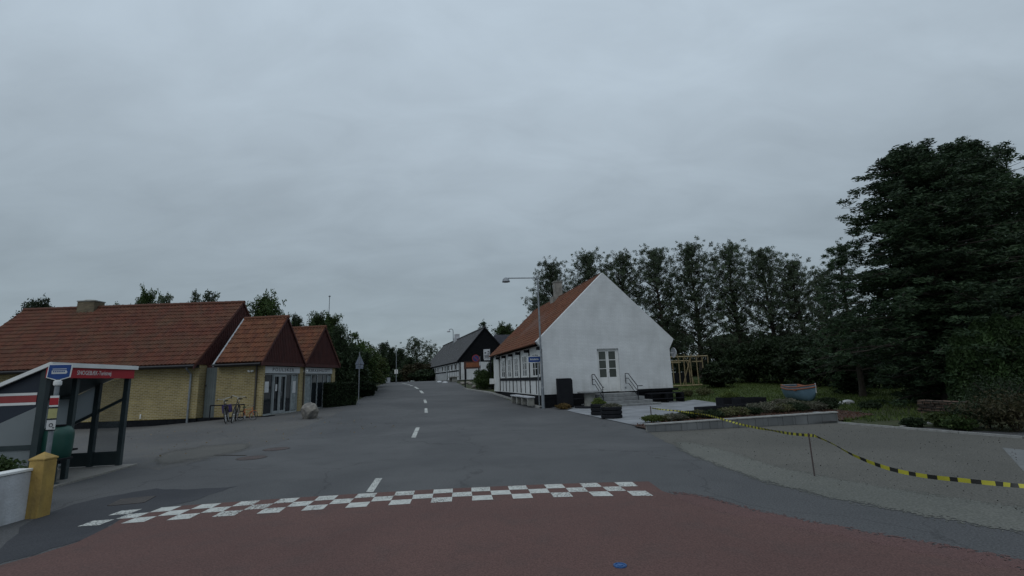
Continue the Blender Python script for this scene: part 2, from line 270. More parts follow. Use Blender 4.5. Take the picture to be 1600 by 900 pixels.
# ------------------------------------------------------------------ mesh helpers
class MB:
    def __init__(s): s.v = []; s.f = []; s.uv = None
    def add(s, vs, fs):
        b = len(s.v); s.v += [tuple(v) for v in vs]; s.f += [tuple(i + b for i in f) for f in fs]; return s
    def box(s, x0, x1, y0, y1, z0, z1):
        return s.add([(x0, y0, z0), (x1, y0, z0), (x1, y1, z0), (x0, y1, z0), (x0, y0, z1), (x1, y0, z1), (x1, y1, z1), (x0, y1, z1)],
                     [(0, 3, 2, 1), (4, 5, 6, 7), (0, 1, 5, 4), (1, 2, 6, 5), (2, 3, 7, 6), (3, 0, 4, 7)])
    def prism(s, pts, d):          # planar polygon pts (3d), extruded by vector d
        n = len(pts); p2 = [tuple(p[i] + d[i] for i in range(3)) for p in pts]
        return s.add(list(pts) + p2, [tuple(range(n))[::-1], tuple(range(n, 2 * n))] + [(i, (i + 1) % n, n + (i + 1) % n, n + i) for i in range(n)])
    def tube(s, pts, r, n=8, cap=True):
        pts = [Vector(p) for p in pts]; rs = r if isinstance(r, (list, tuple)) else [r] * len(pts)
        vs = []; fs = []; prev = None
        for i, p in enumerate(pts):
            t = (pts[min(i + 1, len(pts) - 1)] - pts[max(i - 1, 0)]).normalized()
            a = Vector((0, 0, 1)) if abs(t.z) < .95 else Vector((1, 0, 0))
            if prev is not None and abs(prev.dot(t)) < .99: a = prev
            u = (a - t * a.dot(t)).normalized(); w = t.cross(u); prev = u
            for k in range(n):
                q = 2 * math.pi * k / n; vs.append(p + (u * math.cos(q) + w * math.sin(q)) * rs[i])
        for i in range(len(pts) - 1):
            for k in range(n): fs.append((i * n + k, i * n + (k + 1) % n, (i + 1) * n + (k + 1) % n, (i + 1) * n + k))
        if cap: fs.append(tuple(range(n))[::-1]); fs.append(tuple(range((len(pts) - 1) * n, len(pts) * n)))
        return s.add(vs, fs)
    def lathe(s, prof, n=20, c=(0, 0, 0), sx=1, sy=1):
        vs = []; fs = []
        for r, z in prof:
            for k in range(n): q = 2 * math.pi * k / n; vs.append((c[0] + sx * r * math.cos(q), c[1] + sy * r * math.sin(q), c[2] + z))
        m = len(prof)
        for i in range(m - 1):
            for k in range(n): fs.append((i * n + k, i * n + (k + 1) % n, (i + 1) * n + (k + 1) % n, (i + 1) * n + k))
        fs.append(tuple(range(n))[::-1]); fs.append(tuple(range((m - 1) * n, m * n)))
        return s.add(vs, fs)
    def torus(s, c, ax, Rr, r, n=28, k=6):
        ax = Vector(ax).normalized(); a = Vector((0, 0, 1)) if abs(ax.z) < .9 else Vector((1, 0, 0)); u = (a - ax * a.dot(ax)).normalized(); w = ax.cross(u); c = Vector(c); vs = []; fs = []
        for i in range(n):
            t = 2 * math.pi * i / n; d = u * math.cos(t) + w * math.sin(t)
            for j in range(k): p = 2 * math.pi * j / k; vs.append(c + d * (Rr + r * math.cos(p)) + ax * r * math.sin(p))
        for i in range(n):
            for j in range(k): fs.append((i * k + j, ((i + 1) % n) * k + j, ((i + 1) % n) * k + (j + 1) % k, i * k + (j + 1) % k))
        return s.add(vs, fs)
    def build(s, name, mat, parent=None, smooth=False, bevel=0):
        me = bpy.data.meshes.new(name); me.from_pydata(s.v, [], s.f); me.validate()
        bm = bmesh.new(); bm.from_mesh(me); bmesh.ops.recalc_face_normals(bm, faces=bm.faces[:]); bm.to_mesh(me); bm.free()
        me.materials.append(M[mat] if isinstance(mat, str) else mat)
        o = bpy.data.objects.new(name, me); C.objects.link(o)
        if parent: o.parent = parent
        if smooth:
            for p in me.polygons: p.use_smooth = True
        if bevel:
            b = o.modifiers.new('bevel', 'BEVEL'); b.width = bevel; b.segments = 2; b.limit_method = 'ANGLE'
        return o
def tag(o, label=None, cat=None, group=None, kind=None):
    if label: o['label'] = label
    if cat: o['category'] = cat
    if group: o['group'] = group
    if kind: o['kind'] = kind
    return o
def thing(name, label, cat, loc=(0, 0, 0), rz=0, group=None):
    o = bpy.data.objects.new(name, None); C.objects.link(o); o.location = loc; o.rotation_euler = (0, 0, rz); o.empty_display_size = .2
    return tag(o, label, cat, group)
def copy_tree(o, parent=None):
    c = o.copy(); C.objects.link(c)
    if parent: c.parent = parent
    for ch in [x for x in list(bpy.data.objects) if x.parent == o]: copy_tree(ch, c)
    return c
def label_part(o, s): o['label'] = s; return o
def text(name, s, mat, size, parent, loc, rot, ext=.004, width=None, space=1.0, align='CENTER'):
    cu = bpy.data.curves.new('lettering', 'FONT'); cu.body = s; cu.size = size; cu.extrude = ext; cu.align_x = align; cu.align_y = 'CENTER'; cu.space_character = space; cu.resolution_u = 3
    t = bpy.data.objects.new('t', cu); C.objects.link(t); bpy.context.view_layer.update()
    me = bpy.data.meshes.new_from_object(t.evaluated_get(bpy.context.evaluated_depsgraph_get())); bpy.data.objects.remove(t)
    if width:
        xs = [v.co.x for v in me.vertices]; k = width / (max(xs) - min(xs))
        for v in me.vertices: v.co.x *= k
    me.materials.clear(); me.materials.append(M[mat]); o = bpy.data.objects.new(name, me); C.objects.link(o); o.parent = parent; o.location = loc; o.rotation_euler = rot
    return o

def sheet(name, poly, off, mat, kind='structure', cut=True, lift=None, thick=0):
    """flat polygon laid over the terrain grid; off = height over terrain"""
    bm = bmesh.new(); f = bm.faces.new([bm.verts.new((p[0], p[1], 0)) for p in poly]); bmesh.ops.recalc_face_normals(bm, faces=bm.faces[:])
    if f.normal.z < 0: f.normal_flip()
    bmesh.ops.triangulate(bm, faces=bm.faces[:])
    xs = [p[0] for p in poly]; ys = [p[1] for p in poly]
    if cut:
        def bis(co, no): g = bm.verts[:] + bm.edges[:] + bm.faces[:]; bmesh.ops.bisect_plane(bm, geom=g, dist=1e-5, plane_co=co, plane_no=no)
        y = math.ceil(max(min(ys), 14) / GS) * GS
        while y < min(max(ys), 78): bis((0, y, 0), (0, 1, 0)); y += GS
        if min(xs) < -2 and max(ys) > 14:
            x = math.ceil(max(min(xs), -22) / GS) * GS
            while x < min(max(xs), 0): bis((x, 0, 0), (1, 0, 0)); x += GS
            s0 = math.ceil(max(min(xs) + min(ys), -8) / GS) * GS
            while s0 < min(max(xs) + max(ys), 50): bis((s0, 0, 0), (1, 1, 0)); s0 += GS
    for v in bm.verts: v.co.z = zt(v.co.x, v.co.y) + off + (lift(v.co.x, v.co.y) if lift else 0)
    me = bpy.data.meshes.new(name); bm.to_mesh(me); bm.free(); me.materials.append(M[mat])
    o = bpy.data.objects.new(name, me); C.objects.link(o)
    if kind: o['kind'] = kind
    return o
def wig(pts, amp, n=6, seed=0):   # subdivide and roughen an outline
    rr = random.Random(seed); o = []
    for i, p in enumerate(pts):
        q = pts[(i + 1) % len(pts)]
        for k in range(n):
            t = k / n; a = 0 if k == 0 else amp
            o.append((p[0] + (q[0] - p[0]) * t + rr.uniform(-a, a), p[1] + (q[1] - p[1]) * t + rr.uniform(-a, a)))
    return o
def W2(px, py): w = W(px, py); return (w[0], w[1])

# ------------------------------------------------------------------ ground
HA = R(13); HO = (1.6, 27.5)
def HW(u, v): return (HO[0] + u * math.cos(HA) - v * math.sin(HA), HO[1] + u * math.sin(HA) + v * math.cos(HA))
sheet('ground', [(-900, -60), (900, -60), (900, 2500), (-900, 2500)], -0.03, 'earth')
road_poly = [(-40, -20), (-40, 40), (-14, 40), W2(545, 634), W2(572, 618), W2(588, 604), W2(596, 600.5), (-28, 100), (-18.6, 100), (-8.0, 65.3), (-7.2, 60), W2(733, 608.5), W2(768, 613), HW(-.3, 8), HW(-.1, 0), HW(.4, -.3), W2(960, 640), W2(1060, 662), (7, 14), (12, 14), (30, 14), (40, -20)]
sheet('road', road_poly, 0.0, 'asphalt')
sheet('yard', wig([(-30, 26), (-30, 12.5), (-11, 12.3), W2(250, 735), W2(330, 716), W2(440, 690), W2(470, 668), W2(520, 650), W2(540, 640), (-12.4, 32), (-12.6, 24.6), (-15, 24.8)], .18, 6, 3), 0.002, 'yard')
sheet('dark_patch', wig([(-13, 3.0), W2(0, 860), W2(60, 805), W2(150, 780), W2(245, 764), W2(290, 766), W2(372, 760), W2(310, 781), W2(255, 795), W2(190, 812), W2(150, 838), W2(60, 866), W2(0, 884), (-9, 3.0)], .05, 5, 5), 0.003, 'asphalt_dark')
red = [(-9.0, 3.0), W2(0, 885), W2(60, 868), W2(120, 848), W2(175, 822), W2(196, 808), (-5.25, 7.62)]
red += [(float(np.polyval([-6e-05, .002947, .252459, -5.931501], c)), float(np.polyval([-2.3e-05, -.000373, .053237, 7.615364], c)) + .03) for c in range(3, 29)]
red += [W2(1035, 768), W2(1060, 776), W2(1095, 787), W2(1130, 797), W2(1180, 808), W2(1250, 824), W2(1330, 839), W2(1420, 856), W2(1500, 872), W2(1600, 892), (12, 2.5), (12, -15), (-14, -15), (-14, 0)]
sheet('red_asphalt', red, 0.0045, 'red_asphalt')
M['sand_fade'] = ground_mat('sandy_dust', (.108, .110, .098), (.130, .130, .115), (.10, .104, .092), big=.5, fine=35, speck=.3)
def fade(mname, nscale=2.5, gain=1.6):      # ragged, dusty edge: cover thins out towards the rim
    t = M[mname].node_tree; n = t.nodes.new; l = t.links.new; at = n('ShaderNodeAttribute'); at.attribute_name = 'cover'
    co = n('ShaderNodeTexCoord'); no = n('ShaderNodeTexNoise'); no.inputs['Scale'].default_value = nscale; no.inputs['Detail'].default_value = 10; no.inputs['Roughness'].default_value = .7; l(co.outputs['Object'], no.inputs[0])
    a = n('ShaderNodeMath'); a.operation = 'MULTIPLY_ADD'; l(at.outputs['Fac'], a.inputs[0]); a.inputs[1].default_value = gain; a.inputs[2].default_value = -.55
    b = n('ShaderNodeMath'); b.operation = 'ADD'; l(a.outputs[0], b.inputs[0]); l(no.outputs[0], b.inputs[1])
    mr = n('ShaderNodeMapRange'); fn = n('ShaderNodeTexNoise'); fn.inputs['Scale'].default_value = 22; fn.inputs['Detail'].default_value = 3; l(co.outputs['Object'], fn.inputs[0])
    c_ = n('ShaderNodeMath'); c_.operation = 'MULTIPLY_ADD'; l(fn.outputs[0], c_.inputs[0]); c_.inputs[1].default_value = 1.5; l(b.outputs[0], c_.inputs[2])
    l(c_.outputs[0], mr.inputs[0]); mr.inputs[1].default_value = 1.28; mr.inputs[2].default_value = 1.34
    tr = n('ShaderNodeBsdfTransparent'); mi = n('ShaderNodeMixShader'); l(mr.outputs[0], mi.inputs[0]); l(tr.outputs[0], mi.inputs[1]); l(t.nodes['Principled BSDF'].outputs[0], mi.inputs[2]); l(mi.outputs[0], t.nodes['Material Output'].inputs[0])
fade('sand_fade')
def strip(name, mat, pairs, off):
    """ribbon between two edges, each pair = (edge a, edge b); attribute cover is 0 at both rims"""
    vs = []; cv = []; fs = []; m = 6; out_ = []
    for k, (a, b) in enumerate(pairs):
        if k:
            a0, b0 = pairs[k - 1]
            for q in range(1, 4): t = q / 4; out_.append(((a0[0] + (a[0] - a0[0]) * t, a0[1] + (a[1] - a0[1]) * t), (b0[0] + (b[0] - b0[0]) * t, b0[1] + (b[1] - b0[1]) * t)))
        out_.append((a, b))
    for i, (a, b) in enumerate(out_):
        for j in range(m + 1):
            t = j / m; x = a[0] + (b[0] - a[0]) * t; y = a[1] + (b[1] - a[1]) * t; vs.append((x, y, zt(x, y) + off)); e = min(i, len(out_) - 1 - i) / 3
            cv.append(min(1, 2.2 * min(t, 1 - t)) * min(1, e))
    for i in range(len(out_) - 1):
        for j in range(m): fs.append((i * (m + 1) + j, i * (m + 1) + j + 1, (i + 1) * (m + 1) + j + 1, (i + 1) * (m + 1) + j))
    me = bpy.data.meshes.new(name); me.from_pydata(vs, [], fs); at = me.attributes.new('cover', 'FLOAT', 'POINT'); at.data.foreach_set('value', cv); me.materials.append(M[mat])
    bm = bmesh.new(); bm.from_mesh(me); bmesh.ops.recalc_face_normals(bm, faces=bm.faces[:]); 
    if bm.faces[:][0].normal.z < 0: bmesh.ops.reverse_faces(bm, faces=bm.faces[:])
    bm.to_mesh(me); bm.free()
    o = bpy.data.objects.new(name, me); C.objects.link(o); o['kind'] = 'structure'; return o
strip('sandy_verge', 'sand_fade', [(W2(1020, 694), W2(1050, 676)), (W2(1100, 728), W2(1150, 704)), (W2(1180, 757), W2(1230, 728)), (W2(1270, 783), W2(1320, 744)), (W2(1390, 806), W2(1430, 762)), (W2(1490, 828), W2(1530, 778)), (W2(1600, 848), W2(1640, 792)), (W2(1720, 872), W2(1720, 805))], 0.005)
M['dust'] = ground_mat('worn_dust', (.088, .086, .080), (.102, .098, .090), (.108, .102, .090), big=.6, fine=35, speck=.3); fade('dust', 1.6, 1.2)
strip('worn_band', 'dust', [(W2(215, 738), W2(235, 708)), (W2(262, 735), W2(275, 698)), (W2(320, 726), W2(318, 692)), (W2(372, 712), W2(358, 690)), (W2(410, 700), W2(395, 688))], 0.004)
M['red_fade'] = ground_mat('red_grit', (.098, .053, .049), (.112, .062, .057), (.085, .055, .051), big=.35, fine=55, speck=.28); fade('red_fade', 2.2, 1.1)
strip('red_edge', 'red_fade', [(W2(1015, 772), W2(1050, 758)), (W2(1060, 790), W2(1110, 772)), (W2(1120, 808), W2(1190, 792)), (W2(1230, 832), W2(1300, 815)), (W2(1380, 862), W2(1450, 842)), (W2(1520, 892), W2(1600, 868)), (W2(1650, 915), W2(1720, 890))], 0.0047)
sheet('pale_wedge', [W2(1566, 700), W2(1600, 738), W2(1650, 780), W2(1680, 712)], 0.006, 'pale_wedge')  # pale grey wedge laid over the gravel at the far right
gravel_poly = [W2(1012, 676), W2(1311, 661), W2(1400, 668), W2(1600, 685), (30, 9.5), (30, 2), W2(1700, 822), W2(1600, 808), W2(1500, 791), W2(1400, 775), W2(1300, 760), W2(1230, 748), W2(1140, 724), W2(1070, 702), W2(1030, 686)]
sheet('gravel', wig(gravel_poly, .07, 6, 11), 0.003, 'gravel')
# lawn and paving behind the low granite wall
sheet('lawn', [W2(1012, 664), (10.1, 15.9), (11.0, 13.3), (40, 10), (60, 60), (6, 60), HW(7.9, 14), HW(8.0, 0), HW(8.0, -1), (6, 20)], -0.006, 'lawn')
pav = [W2(886, 642), W2(1009, 669), (4.3, 16.6), W2(1062, 663), W2(1135, 640), W2(1133, 632), W2(1085, 625), HW(8.3, -.6), HW(8.0, .2), HW(0.2, .2), HW(1.2, -1.3)]
sheet('paved_terrace', pav, 0.02, 'paving')
pv = [W2(735, 609.5), W2(768, 615), W2(800, 624), W2(843, 638), HW(-.1, -.4), HW(.1, 2), HW(.1, 14), HW(-.2, 16.5)]
sheet('pavement', pv, 0.085, 'pavement')
kb = MB(); q = [W2(725, 607.5), W2(735, 609.5), W2(768, 615), W2(800, 624), W2(843, 638)]
for a, b in zip(q, q[1:]):
    dx, dy = b[0] - a[0], b[1] - a[1]; l_ = math.hypot(dx, dy); nx, ny = dy / l_ * .07, -dx / l_ * .07
    for t in range(8):
        p0 = (a[0] + dx * t / 8, a[1] + dy * t / 8); p1 = (a[0] + dx * (t + .97) / 8, a[1] + dy * (t + .97) / 8)
        z0 = zt(*p0); z1 = zt(*p1)
        kb.prism([(p0[0] - nx, p0[1] - ny, z0 - .1), (p1[0] - nx, p1[1] - ny, z1 - .1), (p1[0] + nx, p1[1] + ny, z1 - .1), (p0[0] + nx, p0[1] + ny, z0 - .1)], (0, 0, .2))
kb.build('kerb', 'kerb')['kind'] = 'structure'
bed = [W2(1008, 672), W2(1014, 673), (10.1, 15.75), (12.6, 17.5), (13.2, 24), (10.5, 25.5), W2(1150, 628), W2(1135, 645), W2(1065, 657), (4.2, 16.8), W2(985, 665)]
sheet('planting_bed', wig(bed, .06, 5, 4), 0.05, 'soil')
sheet('garden_soil', wig([(10.6, 15.4), (11.7, 13.2), (14, 11.2), (30, 9), (30, 22), (13.5, 21), (11.5, 18.5)], .2, 6, 8), 0.008, 'earth')
# thin kerb stones along the gravel's far edge
for nm, pts in (('gravel_edging', [W2(1311, 662), W2(1400, 669.5), W2(1500, 677.5), W2(1600, 686), (22, 9.2)]), ('garden_edging', [W2(1408, 669), W2(1450, 663), W2(1500, 657)])):
    m_ = MB()
    for a, b in zip(pts, pts[1:]):
        dx, dy = b[0] - a[0], b[1] - a[1]; l_ = math.hypot(dx, dy); nx, ny = dy / l_ * .035, -dx / l_ * .035; k = max(1, int(l_))
        for t in range(k):
            p0 = (a[0] + dx * t / k, a[1] + dy * t / k); p1 = (a[0] + dx * (t + .985) / k, a[1] + dy * (t + .985) / k)
            m_.prism([(p0[0] - nx, p0[1] - ny, -.05), (p1[0] - nx, p1[1] - ny, -.05), (p1[0] + nx, p1[1] + ny, -.05), (p0[0] + nx, p0[1] + ny, -.05)], (0, 0, .105))
    m_.build(nm, 'kerb')['kind'] = 'structure'

# checker marking: 28 columns, three rows
fx0 = [-6.1e-05, .00283, .258022, -5.89461]; fy0 = [-6.7e-05, .001308, .034091, 6.82972]
fx3 = [-6e-05, .002947, .252459, -5.931501]; fy3 = [-2.3e-05, -.000373, .053237, 7.615364]
def ck(c, j):
    a = (np.polyval(fx0, c), np.polyval(fy0, c)); b = (np.polyval(fx3, c), np.polyval(fy3, c)); t = j / 3
    return (float(a[0] + (b[0] - a[0]) * t), float(a[1] + (b[1] - a[1]) * t))
cm = MB()
for c in range(27):
    for j in range(3):
        if (c + j) % 2 == 0:
            if c == 26 and j == 1: continue
            q = [ck(c, j), ck(c + 1, j), ck(c + 1, j + 1), ck(c, j + 1)]
            cm.add([(a + random.uniform(-.006, .006), b + random.uniform(-.006, .006), .0075) for a, b in q], [(0, 1, 2, 3)])
cm.build('checker_road_marking', 'marking')['kind'] = 'structure'
dm = MB()
for q in ([(572, 770), (583, 770), (597.5, 748), (587, 748)], [(642.5, 684), (649.5, 684), (656, 668), (650, 668)], [(663.5, 645), (668.5, 645), (667.5, 638), (663.5, 638)],
          [(663, 630), (667.5, 630), (665.5, 624.5), (661.5, 624.5)], [(658, 614.5), (663, 614.5), (659, 610.5), (655, 610.5)], [(651, 607.5), (655, 607.5), (650, 604.5), (646.5, 604.5)], [(642, 603), (646, 603), (640, 601), (636, 601)], [(634, 600.3), (638, 600.3), (630, 599.2), (627, 599.2)]):
    dm.add([(w[0], w[1], w[2] + .006) for w in (W(*p) for p in q)], [(0, 1, 2, 3)])
dm.build('centre_line', 'marking')['kind'] = 'structure'
# covers in the road
def cover(px, py, r, sq, name, label, cat, mat, z=-.003):
    w = W(px, py); m_ = MB()
    if sq: m_.box(-r, r, -r, r, 0, .012)
    else: m_.lathe([(r, 0), (r, .012), (r * .86, .012), (r * .84, .006), (r * .5, .006), (r * .48, .012), (.001, .012)], 28)
    o = m_.build(name, mat); o.location = (w[0], w[1], w[2] + z); o.rotation_euler = (0, 0, .3)
    fr = MB()
    if sq:
        for a in (-1, 1): fr.box(a * r * 1.15 - .03, a * r * 1.15 + .03, -r * 1.2, r * 1.2, 0, .014); fr.box(-r * 1.1, r * 1.1, a * r * 1.15 - .03, a * r * 1.15 + .03, 0, .013)
    else: fr.lathe([(r * 1.12, 0), (r * 1.12, .01), (r * 1.03, .01), (r * 1.03, 0)], 28)
    fr.build('rim', 'iron' if mat != 'cap_blue' else 'cap_blue', o); return tag(o, label, cat)
cover(969, 886, .055, False, 'valve_cap', 'small round blue water valve cap set in the red asphalt', 'valve cap', 'cap_blue', .004)
cover(207, 784, .19, True, 'drain_cover', 'square iron drain cover in the dark asphalt patch left of the checker marking', 'drain cover', 'iron')
cover(393, 716, .32, False, 'manhole_cover', 'round rusty manhole cover, the nearer one on the left of the road', 'manhole cover', 'rust', -.003)
cover(432, 702, .32, False, 'manhole_cover', 'round rusty manhole cover, the farther one on the left of the road', 'manhole cover', 'rust', -.003)
w0, w1 = W(335, 711.5), W(384, 712)
m_ = MB(); m_.prism([(w0[0], w0[1] - .04, w0[2] + .001), (w1[0], w1[1] - .04, w1[2] + .001), (w1[0], w1[1] + .04, w1[2] + .001), (w0[0], w0[1] + .04, w0[2] + .001)], (0, 0, .012))
tag(m_.build('channel_drain', 'iron'), 'long narrow black channel drain beside the rusty manhole covers', 'drain')

# ------------------------------------------------------------------ roofs with real tile relief
def tile_roof(name, mat, parent, origin, udir, sdir, ulen, slen, tw=.2, th=.33, amp=.036, step=.03, du=.04, skirt=.05, clip=None, sag=0.):
    """sheet of pantiles: u along the eave, s up the slope; returns object"""
    o_ = np.array(origin, float); u_ = np.array(udir, float); u_ /= np.linalg.norm(u_); s_ = np.array(sdir, float); s_ /= np.linalg.norm(s_)
    n_ = np.cross(u_, s_); n_ /= np.linalg.norm(n_)
    if n_[2] < 0: n_ = -n_
    us = np.arange(0, ulen + 1e-6, du); rows = []
    k = int(math.ceil(slen / th))
    for i in range(k):
        a = i * th; b = min((i + 1) * th, slen); rows.append((a, step)); rows.append((b - .001, 0))
    nv = len(us); vs = []; uvs = []
    jit = rng.normal(0, .004, (k + 1, int(ulen / tw) + 3))
    for ri, (sv, h) in enumerate(rows):
        ph = (us / tw) % 1.0
        prof = amp * np.where(ph < .62, np.sin(ph / .62 * math.pi), -.35 * np.sin((ph - .62) / .38 * math.pi))
        jj = jit[ri // 2, (us / tw).astype(int)]
        hh = prof + h + jj - sag * np.sin(np.pi * us / ulen) * math.sin(math.pi * min(1, sv / slen)) + .006 * np.sin(us * 1.7 + sv)
        for ui, uu in enumerate(us):
            p = o_ + u_ * uu + s_ * sv + n_ * hh[ui]; vs.append(tuple(p)); uvs.append((uu, sv + (.002 if ri % 2 == 0 else -.002)))
    fs = []
    for ri in range(len(rows) - 1):
        for ui in range(nv - 1):
            fs.append((ri * nv + ui, ri * nv + ui + 1, (ri + 1) * nv + ui + 1, (ri + 1) * nv + ui))
    b0 = len(vs)                                   # underside a few cm below so the sheet has thickness
    q = [o_ - n_ * skirt, o_ + u_ * ulen - n_ * skirt, o_ + u_ * ulen + s_ * slen - n_ * skirt, o_ + s_ * slen - n_ * skirt]
    vs += [tuple(p) for p in q]; uvs += [(0, 0)] * 4; fs.append((b0, b0 + 3, b0 + 2, b0 + 1))
    last = (len(rows) - 1) * nv
    fs.append(tuple([b0, b0 + 1] + [nv - 1 - i for i in range(nv)]))              # eave closing
    fs.append((b0 + 1, b0 + 2, last + nv - 1) + tuple(ri * nv + nv - 1 for ri in range(len(rows) - 2, -1, -1)))
    fs.append((b0 + 3, b0) + tuple(ri * nv for ri in range(len(rows))))
    me = bpy.data.meshes.new(name); me.from_pydata(vs, [], fs); me.uv_layers.new(name='UVMap')
    li = np.zeros(len(me.loops), dtype=np.int32); me.loops.foreach_get('vertex_index', li)
    me.uv_layers[0].data.foreach_set('uv', np.array(uvs, dtype=np.float32)[li].ravel()); me.materials.append(M[mat])
    ob = bpy.data.objects.new(name, me); C.objects.link(ob); ob.parent = parent; return ob
def ridge_caps(name, mat, parent, a, b, r=.11, n=None):
    a = Vector(a); b = Vector(b); n = n or int((b - a).length / .38); m_ = MB()
    for i in range(n):
        p = a + (b - a) * i / n; q = a + (b - a) * (i + 1.06) / n
        m_.tube([p, q], [r * 1.08, r * .95], 8)
    return m_.build(name, mat, parent)

# ------------------------------------------------------------------ yellow brick building (left)
YB = thing('yellow_brick_building', 'long yellow brick building with red tiled roofs and two glazed gabled bays', 'building', (-15.8, 24.4, 0))
def yb(m_): m_.v = [(x + 15.8, y - 24.4, z) for x, y, z in m_.v]; return m_
XW = -29.0
m_ = MB(); m_.box(XW, -15.85, 24.4, 31.2, .33, 3.0)
yb(m_).build('wall', 'yellow_brick', YB)
m_ = MB(); m_.box(XW + .01, -15.86, 24.42, 31.1, -.3, .328); yb(m_).build('plinth', 'black_tar', YB)
# side gable cladding (with a brick-free dark triangle)
m_ = MB(); m_.prism([(-15.82, 23.95, 2.95), (-15.82, 27.8, 6.58), (-15.82, 31.65, 2.95)], (-.06, 0, 0))
for k in range(44):
    y = 24.0 + k * .175; zt_ = 2.95 + 3.63 * (1 - abs(y - 27.8) / 3.85) - .1
    if zt_ > 3.1: m_.box(-15.82, -15.79, y, y + .02, 2.97, zt_)
yb(m_).build('gable_cladding', 'cladding', YB)
sl = math.hypot(3.9, 3.68)
tile_roof('roof', 'rooftile', YB, (XW + .3 + 15.8, 23.9 - 24.4, 2.98), (1, 0, 0), (0, 3.9, 3.68), 12.93, sl)
m_ = MB(); m_.prism([(XW + .3, 31.7, 2.98), (-15.77, 31.7, 2.98), (-15.77, 27.8, 6.66), (XW + .3, 27.8, 6.66)], (0, 0, -.08)); yb(m_).build('rear_roof', 'rooftile', YB)
m_ = MB(); m_.prism([(XW + .3, 23.95, 2.95), (XW + .3, 27.8, 6.58), (XW + .3, 31.65, 2.95)], (.06, 0, 0)); yb(m_).build('gable_cladding', 'cladding', YB)
ridge_caps('ridge_tiles', 'rooftile', YB, (XW + .3 + 15.8, 3.4, 6.65), (-15.76 + 15.8, 3.4, 6.65), .12)
m_ = MB()
for sgn in (-1, 1): m_.prism([(-15.775, 27.8 + sgn * 3.98, 2.86), (-15.775, 27.8, 6.72), (-15.775, 27.8, 6.56), (-15.775, 27.8 + sgn * 3.98, 2.70)], (-.05, 0, 0))
yb(m_).build('verge_board', 'cladding', YB)
m_ = MB(); m_.box(XW, -15.9, 23.95, 24.4, 2.80, 2.93); m_.tube([(XW, 23.88, 2.88), (-15.8, 23.88, 2.88)], .07, 8); yb(m_).build('gutter', 'gutter', YB)
m_ = MB(); m_.box(-25.3, -24.3, 27.45, 28.15, 6.3, 6.98); yb(m_).build('chimney', 'brown_brick', YB)
m_ = MB(); m_.box(-25.33, -24.27, 27.42, 28.18, 6.983, 7.04); m_.lathe([(.38, 7.043), (.3, 7.10), (.02, 7.12)], 12, (-24.8, 27.8, 0)); yb(m_).build('chimney_cap', 'concrete', YB)
def downpipe(x, y, mat='zinc', z1=2.85, z0=.08):
    d = MB(); d.tube([(x, y - .5 + .02, z1), (x, y - .42, z1 - .12), (x, y - .1, z1 - .35), (x, y - .08, z1 - .5), (x, y - .08, z0)], .048, 10); return yb(d).build('downpipe', mat, YB)
downpipe(-16.22, 24.4)
# window far left
m_ = MB(); m_.box(-24.6, -22.9, 24.36, 24.44, 1.5, 2.55); w_ = yb(m_).build('window', 'white_dirty', YB)
m_ = MB(); m_.box(-24.5, -23.0, 24.345, 24.358, 1.6, 2.45); yb(m_).build('pane', 'glass', w_)
m_ = MB(); m_.box(-18.62, -18.57, 24.37, 24.395, .4, .62); yb(m_).build('white_marker', 'white_paint', YB)
# passage door between the blocks
m_ = MB()
m_.box(-15.84, -14.9, 24.95, 31, 2.3, 2.95); yb(m_).build('passage_roof', 'cladding', YB)
m_ = MB(); m_.box(-15.20, -14.85, 24.9, 31, .1, 2.95); yb(m_).build('wall', 'yellow_brick', YB)
m_ = MB(); m_.box(-15.78, -15.2, 24.86, 24.92, .32, 2.8)
for k in range(5): m_.box(-15.78 + k * .116, -15.775 + k * .116, 24.85, 24.86, .34, 2.78)
d_ = yb(m_).build('door', 'grey_door', YB)
m_ = MB(); m_.box(-15.78, -15.73, 24.80, 24.85, 1.85, 1.95); yb(m_).build('handle', 'iron', d_)
m_ = MB(); m_.box(-15.83, -12.3, 24.5, 25.2, -.3, .315); yb(m_).build('plinth', 'black_tar', YB)

